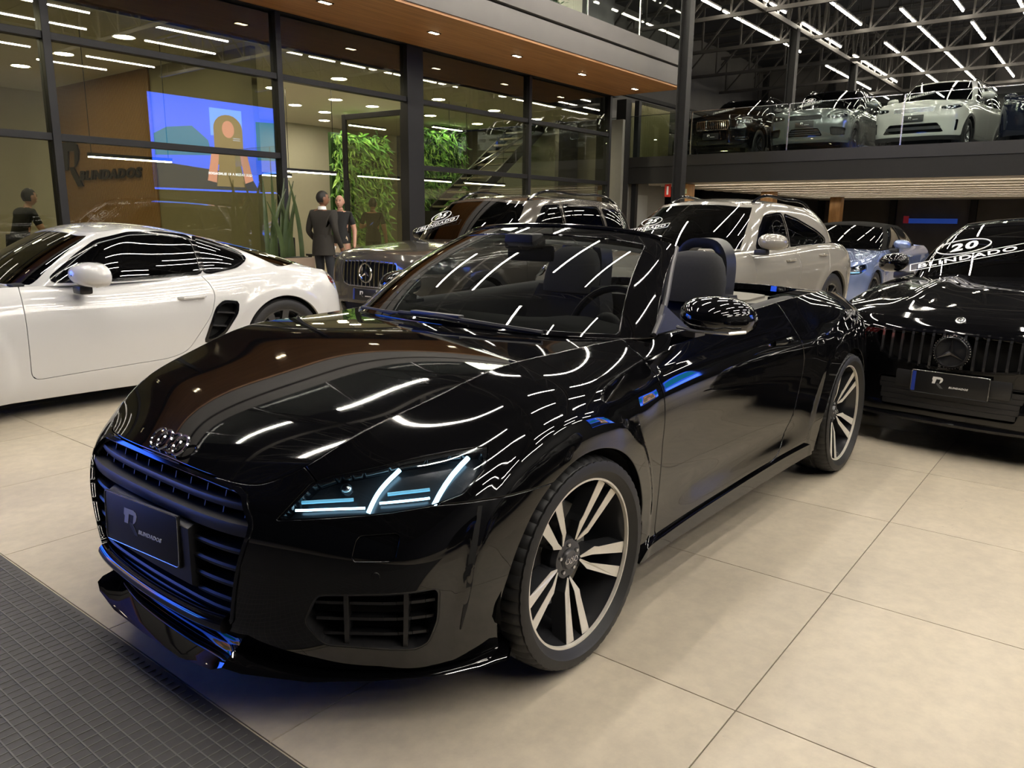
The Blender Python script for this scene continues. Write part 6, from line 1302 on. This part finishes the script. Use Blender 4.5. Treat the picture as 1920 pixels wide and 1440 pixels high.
    r_, bv = suv('silver grey suv with black mesh grille on the upper deck', (-18.78, -4.50, D0), 1.0, SILVERGREY, [
        ('grille_backing', 0, [(-.40, .905), (.40, .905), (.38, .80), (-.38, .80)], DEEPBLACK, .04, dict(mir=False, rim=GLOSSBLACK, bars=(4, MATTEBLACK, False, .012, .02, .004, 'grille_bar'))),
        ('headlight', 30, [(.02, .81), (.02, .90), (.36, .935), (.52, .92), (.50, .85), (.36, .81)], DEEPBLACK, .03, dict(lamp=True, proj=[(.15, .86, .035), (.28, .87, .035)], line=[[(.06, .89), (.42, .915)]], linemat=CHROME)),
        ('lower_grille', 0, [(-.44, .41), (-.32, .60), (.32, .60), (.44, .41)], DEEPBLACK, .06, dict(mir=False, rim=GLOSSBLACK, rw=.02, bars=(3, MATTEBLACK, False, .02, .02, .01, 'lower_bar'))), ('side_vent', 20, [(.30, .42), (.62, .42), (.64, .60), (.26, .62)], DEEPBLACK, .05, dict(rim=GLOSSBLACK, rw=.014))], top=1.77, belt=1.16, hood=1.06, roofm=GLOSSBLACK, plate=(.895, 0, .70, .44, .15), border=False, pillar=GLOSSBLACK)
    sticker(r_, bv, '20', -.38, 1.36, .25, .60, .085)
    r_, bv = suv('white suv with plain silver grille on the upper deck', (-19.55, -2.17, D0), -5, WARMWHITE, [
        ('grille_backing', 0, [(-.46, 1.0), (.46, 1.0), (.43, .885), (-.43, .885)], DEEPBLACK, .04, dict(mir=False, rim=SATIN, rw=.012, bars=(3, SATIN, False, .026, .02, .0, 'grille_bar'))),
        ('headlight', 30, [(.08, .93), (.06, .99), (.30, 1.02), (.56, 1.045), (.54, .99), (.34, .92)], DEEPBLACK, .03, dict(lamp=True, proj=[(.2, .96, .035), (.34, .975, .035)], line=[[(.1, .985), (.5, 1.03)]], linemat=CHROME)),
        ('lower_grille', 0, [(-.66, .43), (-.52, .64), (.52, .64), (.66, .43)], DEEPBLACK, .08, dict(mir=False, rim=GLOSSBLACK, rw=.03, bars=(1, MATTEBLACK, False, .07, .02, .0, 'lower_bar'))),
        ('side_vent', 30, [(.38, .46), (.44, .46), (.46, .70), (.38, .71), (.40, .66)], DEEPBLACK, .03, dict(rim=GLOSSBLACK, rw=.012))], top=1.88, belt=1.27, hood=1.16, fo=.89, R=.39, plate=(.905, 0, .755, .46, .155), border=False, clad=.36, pillar=WARMWHITE, wheel=(SATIN, 'twin', 5, .26, .25))
    sticker(r_, bv, '20', -.36, 1.47, .25, .66, .085, False)
    suv('navy suv at the right end of the upper deck, half out of view', (-19.4, .45, D0), -4, NAVYPAINT, [('grille_backing', 0, [(-.46, .98), (.46, .98), (.46, .62), (-.46, .62)], DEEPBLACK, .05, dict(mir=False, rim=GLOSSBLACK, bars=(5, GLOSSBLACK, False, .03, .03, .0, 'grille_bar'))),
        ('headlight', 35, [(.06, .92), (.06, 1.0), (.46, 1.03), (.5, .94)], DEEPBLACK, .03, dict(lamp=True, line=[[(.1, .97), (.44, .99)]], linemat=CHROME))], plate=(.895, 0, .52, .44, .15), border=False)
    suv('dark suv behind the steel column at the left end of the upper deck', (-22.4, -9.05, D0), -3, BLACKPAINT, [('grille_backing', 0, chrome_g, DEEPBLACK, .05, dict(mir=False, rim=CHROME, bars=(7, CHROME, False, .012, .02, .0, 'grille_bar'))), ('headlight', 35, [(.10, .86), (.10, .97), (.50, .985), (.52, .90), (.40, .86)], DEEPBLACK, .03, dict(lamp=True, line=[[(.14, .92), (.46, .93)]], linemat=CHROME))], plate=(.885, 0, .52, .44, .15), border=False)
    suv('black suv parked beyond the black coupe, only its roof showing', (-9.6, 3.6, 0), -4, BLACKPAINT, [], top=1.72)
    suv('black suv parked alongside the convertible, seen mirrored in its door', (.2, 4.6, 0), -8, BLACKPAINT, [], wheel=(SATIN, 'twin', 5, .27, .25), top=1.68)
def front_hit(bv, y, z): return bv[0].ray_cast(Vector((4, y, z)), Vector((-1, 0, 0)))[0].x
# ------------------------------------------------------------------ people
def person(label, loc, rz, J, top, bottom, skin, hair=None, sleeves='short', tie=None, bald=False, look=0.0, group=None):
    """J overrides joints of a standing figure facing +x (left is +y); one continuous skinned body with head, hands and clothes"""
    j = dict(pelvis=(0, 0, .95), waist=(0, 0, 1.10), chest=(.01, 0, 1.32), neck=(.0, 0, 1.475), skull=(.018, 0, 1.56),
             shl=(0, .175, 1.415), ell=(-.03, .245, 1.13), wrl=(.06, .255, .89), shr=(0, -.175, 1.415), elr=(-.03, -.245, 1.13), wrr=(.06, -.255, .89),
             hil=(0, .09, .90), knl=(.025, .105, .49), anl=(-.01, .11, .085), tol=(.15, .125, .035), hir=(0, -.09, .90), knr=(.025, -.105, .49), anr=(-.01, -.11, .085), tor=(.15, -.125, .035)); j.update(J)
    suit = sleeves == 'suit'; k = 1.12 if suit else 1.0
    rad = dict(pelvis=(.135, .115), waist=(.128*k, .105*k), chest=(.155*k, .115*k), neck=(.058, .058), skull=(.052, .055), shl=(.066*k, .066*k), shr=(.066*k, .066*k), ell=(.045*k, .045*k), elr=(.045*k, .045*k), wrl=(.033*k, .033*k), wrr=(.033*k, .033*k), hil=(.092, .092), hir=(.092, .092), knl=(.064, .064), knr=(.064, .064), anl=(.046, .046), anr=(.046, .046), tol=(.036, .030), tor=(.036, .030))
    E = [('pelvis', 'waist'), ('waist', 'chest'), ('chest', 'neck'), ('neck', 'skull'), ('chest', 'shl'), ('shl', 'ell'), ('ell', 'wrl'), ('chest', 'shr'), ('shr', 'elr'), ('elr', 'wrr'), ('pelvis', 'hil'), ('hil', 'knl'), ('knl', 'anl'), ('anl', 'tol'), ('pelvis', 'hir'), ('hir', 'knr'), ('knr', 'anr'), ('anr', 'tor')]
    names = list(j); V = [Vector(j[n]) for n in names]; R = [rad[n] for n in names]; Ed = [(names.index(a), names.index(b)) for a, b in E]; cls = {}
    for s in 'lr':                                                  # palm, four fingers of different lengths, thumb
        w = Vector(j['wr'+s]); d = (w-Vector(j['el'+s])).normalized(); side = Vector((1, 0, 0)); side = (side-d*side.dot(d)).normalized(); nrm = d.cross(side)
        V.append(w+d*.055); R.append((.034, .020)); pi = len(V)-1; Ed.append((names.index('wr'+s), pi))
        for f, (o, L) in enumerate(((-.028, .062), (-.010, .074), (.010, .070), (.027, .055))):
            a = w+d*.085+side*o; V.append(a); R.append((.0105, .0105)); i0 = len(V)-1; Ed.append((pi, i0)); V.append(a+d*L*.55+nrm*.006*(1 if s == 'l' else -1)); R.append((.009, .009)); V.append(a+d*L*.9+nrm*.022*(1 if s == 'l' else -1)); R.append((.0075, .0075)); Ed += [(i0, i0+1), (i0+1, i0+2)]
        V.append(w+d*.05+side*.045); R.append((.011, .011)); Ed.append((pi, len(V)-1)); V.append(w+d*.088+side*.055); R.append((.009, .009)); Ed.append((len(V)-2, len(V)-1))
    me = bpy.data.meshes.new('person_rig'); me.from_pydata(V, Ed, []); o = bpy.data.objects.new('person_rig', me); COL.objects.link(o)
    o.modifiers.new('s', 'SKIN'); lay = me.skin_vertices[0].data
    for i, r in enumerate(R): lay[i].radius = r
    lay[0].use_root = True; m_ = o.modifiers.new('u', 'SUBSURF'); m_.levels = 2; m_.render_levels = 2
    bpy.context.view_layer.update(); ev = bpy.data.meshes.new_from_object(o.evaluated_get(bpy.context.evaluated_depsgraph_get())); bpy.data.objects.remove(o)
    BV = [Vector(v.co) for v in ev.vertices]; BF = [tuple(p.vertices) for p in ev.polygons]
    def near(c):
        best = None
        for a, b in E+[('wrl', 'wrl'), ('wrr', 'wrr')]:
            p, q = Vector(j[a]), Vector(j[b]); e = q-p; t = max(0, min(1, (c-p).dot(e)/max(e.length_squared, 1e-9))); dd = (c-p-e*t).length
            if best is None or dd < best[0]: best = (dd, a, b, t)
        return best
    mats = []
    for f in BF:
        c = sum((BV[i] for i in f), Vector())/len(f); dd, a, b, t = near(c)
        hand = min((c-Vector(j['wrl'])).dot((Vector(j['wrl'])-Vector(j['ell'])).normalized()), 9) > .0 and (c-Vector(j['wrl'])).length < .19 or (c-Vector(j['wrr'])).dot((Vector(j['wrr'])-Vector(j['elr'])).normalized()) > .0 and (c-Vector(j['wrr'])).length < .19
        if hand: m = 2
        elif b == 'skull' or (b == 'neck' and t > .93): m = 2
        elif a in ('ell', 'elr'): m = 0 if suit else 2
        elif a in ('shl', 'shr') and not suit and t > .62: m = 2
        elif a in ('anl', 'anr'): m = 3
        elif a in ('hil', 'hir', 'knl', 'knr') or b in ('hil', 'hir'): m = 0 if (suit and c.z > j['pelvis'][2]-.12) else 1
        else: m = 0 if c.z > j['pelvis'][2]-.02 else 1
        mats.append(m)
    # head: skull and jaw from one shaped ellipsoid, nose, ears, eyes, mouth joined on
    h = MB(); hc = Vector(j['skull'])+Vector((.012, 0, .085)); Rz = Matrix.Rotation(look, 4, 'Z')
    def put(P): return [Rz @ (Vector(p)) + hc for p in P]
    hb = MB().ell((0, 0, 0), (1, 1, 1), 24, 18); P = []
    for x, y, z in hb.v:
        w = .076*(1-.20*max(0, -z)**1.5); dpt = .098*(1-.06*max(0, -z)); xx = x*dpt+(.012*max(0, -z) if x > 0 else .022*max(0, -z)); zz = z*(.122 if z < 0 else .112)
        if x > .55 and -.15 < z < .22 and abs(y) > .18 and abs(y) < .55: xx -= .008
        P.append((xx, y*w, zz))
    base = len(BV); BV += put(P); BF += [tuple(i+base for i in f) for f in hb.f]; mats += [2]*len(hb.f)
    def addm(b, m):
        base = len(BV); BV.extend(put(b.v)); BF.extend([tuple(i+base for i in f) for f in b.f]); mats.extend([m]*len(b.f))
    addm(MB().add([(.088, 0, .022), (.096, .017, -.030), (.096, -.017, -.030), (.122, 0, -.026), (.09, 0, -.042)], [(0, 1, 3), (0, 3, 2), (1, 4, 3), (3, 4, 2)]), 2)
    for s in (-1, 1):
        addm(MB().ell((-.008, s*.078, -.008), (.020, .009, .032), 10, 8), 2); addm(MB().ell((.086, s*.031, .012), (.008, .013, .006), 8, 6), 4); addm(MB().bar((.094, s*.017, .030), (.084, s*.050, .030), .008, .006), 5)
    addm(MB().ell((.096, 0, -.066), (.008, .024, .005), 10, 6), 6)
    nm = 'person'; pm = bpy.data.meshes.new(nm); pm.from_pydata(BV, [], BF); pm.polygons.foreach_set('use_smooth', [True]*len(BF))
    hairm = hair or skin
    for m in (top, bottom, skin, M('shoe_black', (.012, .012, .012), .3, noise=.1), M('eye_dark', (.02, .015, .012), .2, noise=.1), hairm if hair else M('brow_brown', (.08, .05, .03), .8, noise=.1), M('lip_tone', (.35, .14, .11), .5, noise=.1)): pm.materials.append(m)
    pm.polygons.foreach_set('material_index', mats); pm.set_sharp_from_angle(angle=math.radians(70))
    ob = link(bpy.data.objects.new(nm, pm)); ob.location = loc; ob.rotation_euler = (0, 0, rz); tag(ob, label, 'person', group)
    if hair and not bald:
        hp = [tuple(Rz @ Vector((x*1.05-.004, y*1.07, z*1.06+.002))+hc) for x, y, z in P]; keep = []
        for f in hb.f:
            c = [sum(P[i][a] for i in f)/len(f) for a in range(3)]
            if c[2] > .052 or (c[0] < -.012 and c[2] > -.052) or (c[0] < .02 and c[2] > .01 and abs(c[1]) > .05): keep.append(f)
        MB().add(hp, keep).obj('hair', hair, ob, ang=80)
    if suit:                                                        # collar, jacket skirt
        MB().lathe([(.066, 0), (.060, .045), (.056, .05)], 20, 'z', c=(j['neck'][0]+.002, 0, j['neck'][2]+.0)).obj('shirt_collar', WHITE, ob)
        V2 = []; p = Vector(j['pelvis'])
        for z, rx, ry in ((.14, .128, .158), (0, .138, .178), (-.10, .146, .188), (-.17, .150, .192), (-.175, .14, .182)):
            for i in range(24): q = 2*PI*i/24; V2.append((p.x+rx*math.cos(q), p.y+ry*math.sin(q), p.z+z))
        MB().add(V2, [(i*24+k2, i*24+(k2+1) % 24, (i+1)*24+(k2+1) % 24, (i+1)*24+k2) for i in range(4) for k2 in range(24)]).obj('jacket_skirt', top, ob)
    else:
        V2 = []; p = Vector(j['pelvis'])
        for z, rx, ry in ((.13, .118, .146), (.02, .126, .162), (-.05, .130, .168), (-.055, .12, .158)):
            for i in range(24): q = 2*PI*i/24; V2.append((p.x+rx*math.cos(q), p.y+ry*math.sin(q), p.z+z))
        MB().add(V2, [(i*24+k2, i*24+(k2+1) % 24, (i+1)*24+(k2+1) % 24, (i+1)*24+k2) for i in range(3) for k2 in range(24)]).obj('shirt_hem', top, ob)
    return ob
def people():
    sk1 = M('skin_brown', (.22, .105, .06), .5, noise=.08); sk2 = M('skin_fair', (.52, .28, .20), .5, noise=.06); hb = M('hair_black', (.010, .008, .007), .6, noise=.2)
    suit = M('suit_dark', (.022, .019, .015), .8, noise=.15, nscale=60); shirt = M('black_polo', (.010, .010, .011), .8, noise=.15, nscale=60); navy = M('trouser_navy', (.018, .020, .026), .85, noise=.15, nscale=60); khaki = M('trouser_khaki', (.48, .38, .26), .85, noise=.1, nscale=60)
    p = person('man in dark suit with shirt collar holding papers, standing by the sword plant', (-5.96, -7.86, 0), math.radians(200), dict(wrl=(.17, .20, .96), ell=(-.02, .25, 1.14), wrr=(.12, -.25, .90), knl=(.06, .10, .49), anl=(.05, .11, .085), tol=(.21, .13, .035)), suit, navy, sk1, hb, 'suit', look=math.radians(-38))
    o = MB().box((0, 0, 0), (.012, .20, .27), .002).obj('document', WHITE); o.location = (-6.20, -8.06, .80); o.rotation_euler = (.25, .35, math.radians(215)); tag(o, 'white printed papers held by the man in the suit', 'paper')
    for i in range(5): MB().box((.0072, -.01, .09-.04*i), (.002, .14, .012)).obj('text_line', LEGGREY, o)
    p = person('bald man in black polo shirt and khaki trousers at the doorway', (-7.56, -9.36, 0), math.radians(38), dict(), shirt, khaki, sk2, None, look=math.radians(-6)); MB().ell((.128, -.07, 1.36), (.006, .022, .010), 10, 6).obj('chest_mark', WHITE, p)
    p = person('man seen from behind in black t-shirt with blue back print behind the glass door', (-9.0, -10.1, 0), math.radians(215), dict(wrl=(.20, .20, 1.22), ell=(.06, .27, 1.16)), shirt, navy, sk2, hb); MB().prism([(-.05, -.04), (.0, .02), (.05, .05), (.02, .0)], .004, ((-.126, 0, 1.24), (0, -1, 0), (0, 0, 1), (-1, 0, 0))).obj('back_print', M('blue_print_glow', (.03, .09, .5), .5, emit=(.03, .1, .6), estr=.3), p)  # back print glows faintly by emission, though it is no lamp
    person('man in black shirt leaning over the reception desk behind the glass', (-2.45, -10.12, 0), math.radians(192), dict(waist=(.05, 0, 1.09), chest=(.14, 0, 1.29), neck=(.19, 0, 1.435), skull=(.23, 0, 1.51), shl=(.15, .175, 1.375), shr=(.15, -.175, 1.375), ell=(.24, .23, 1.12), elr=(.24, -.23, 1.12), wrl=(.42, .18, .95), wrr=(.42, -.18, .95)), shirt, navy, sk2, hb)
hall()
build_roadster()
carlist()
people()
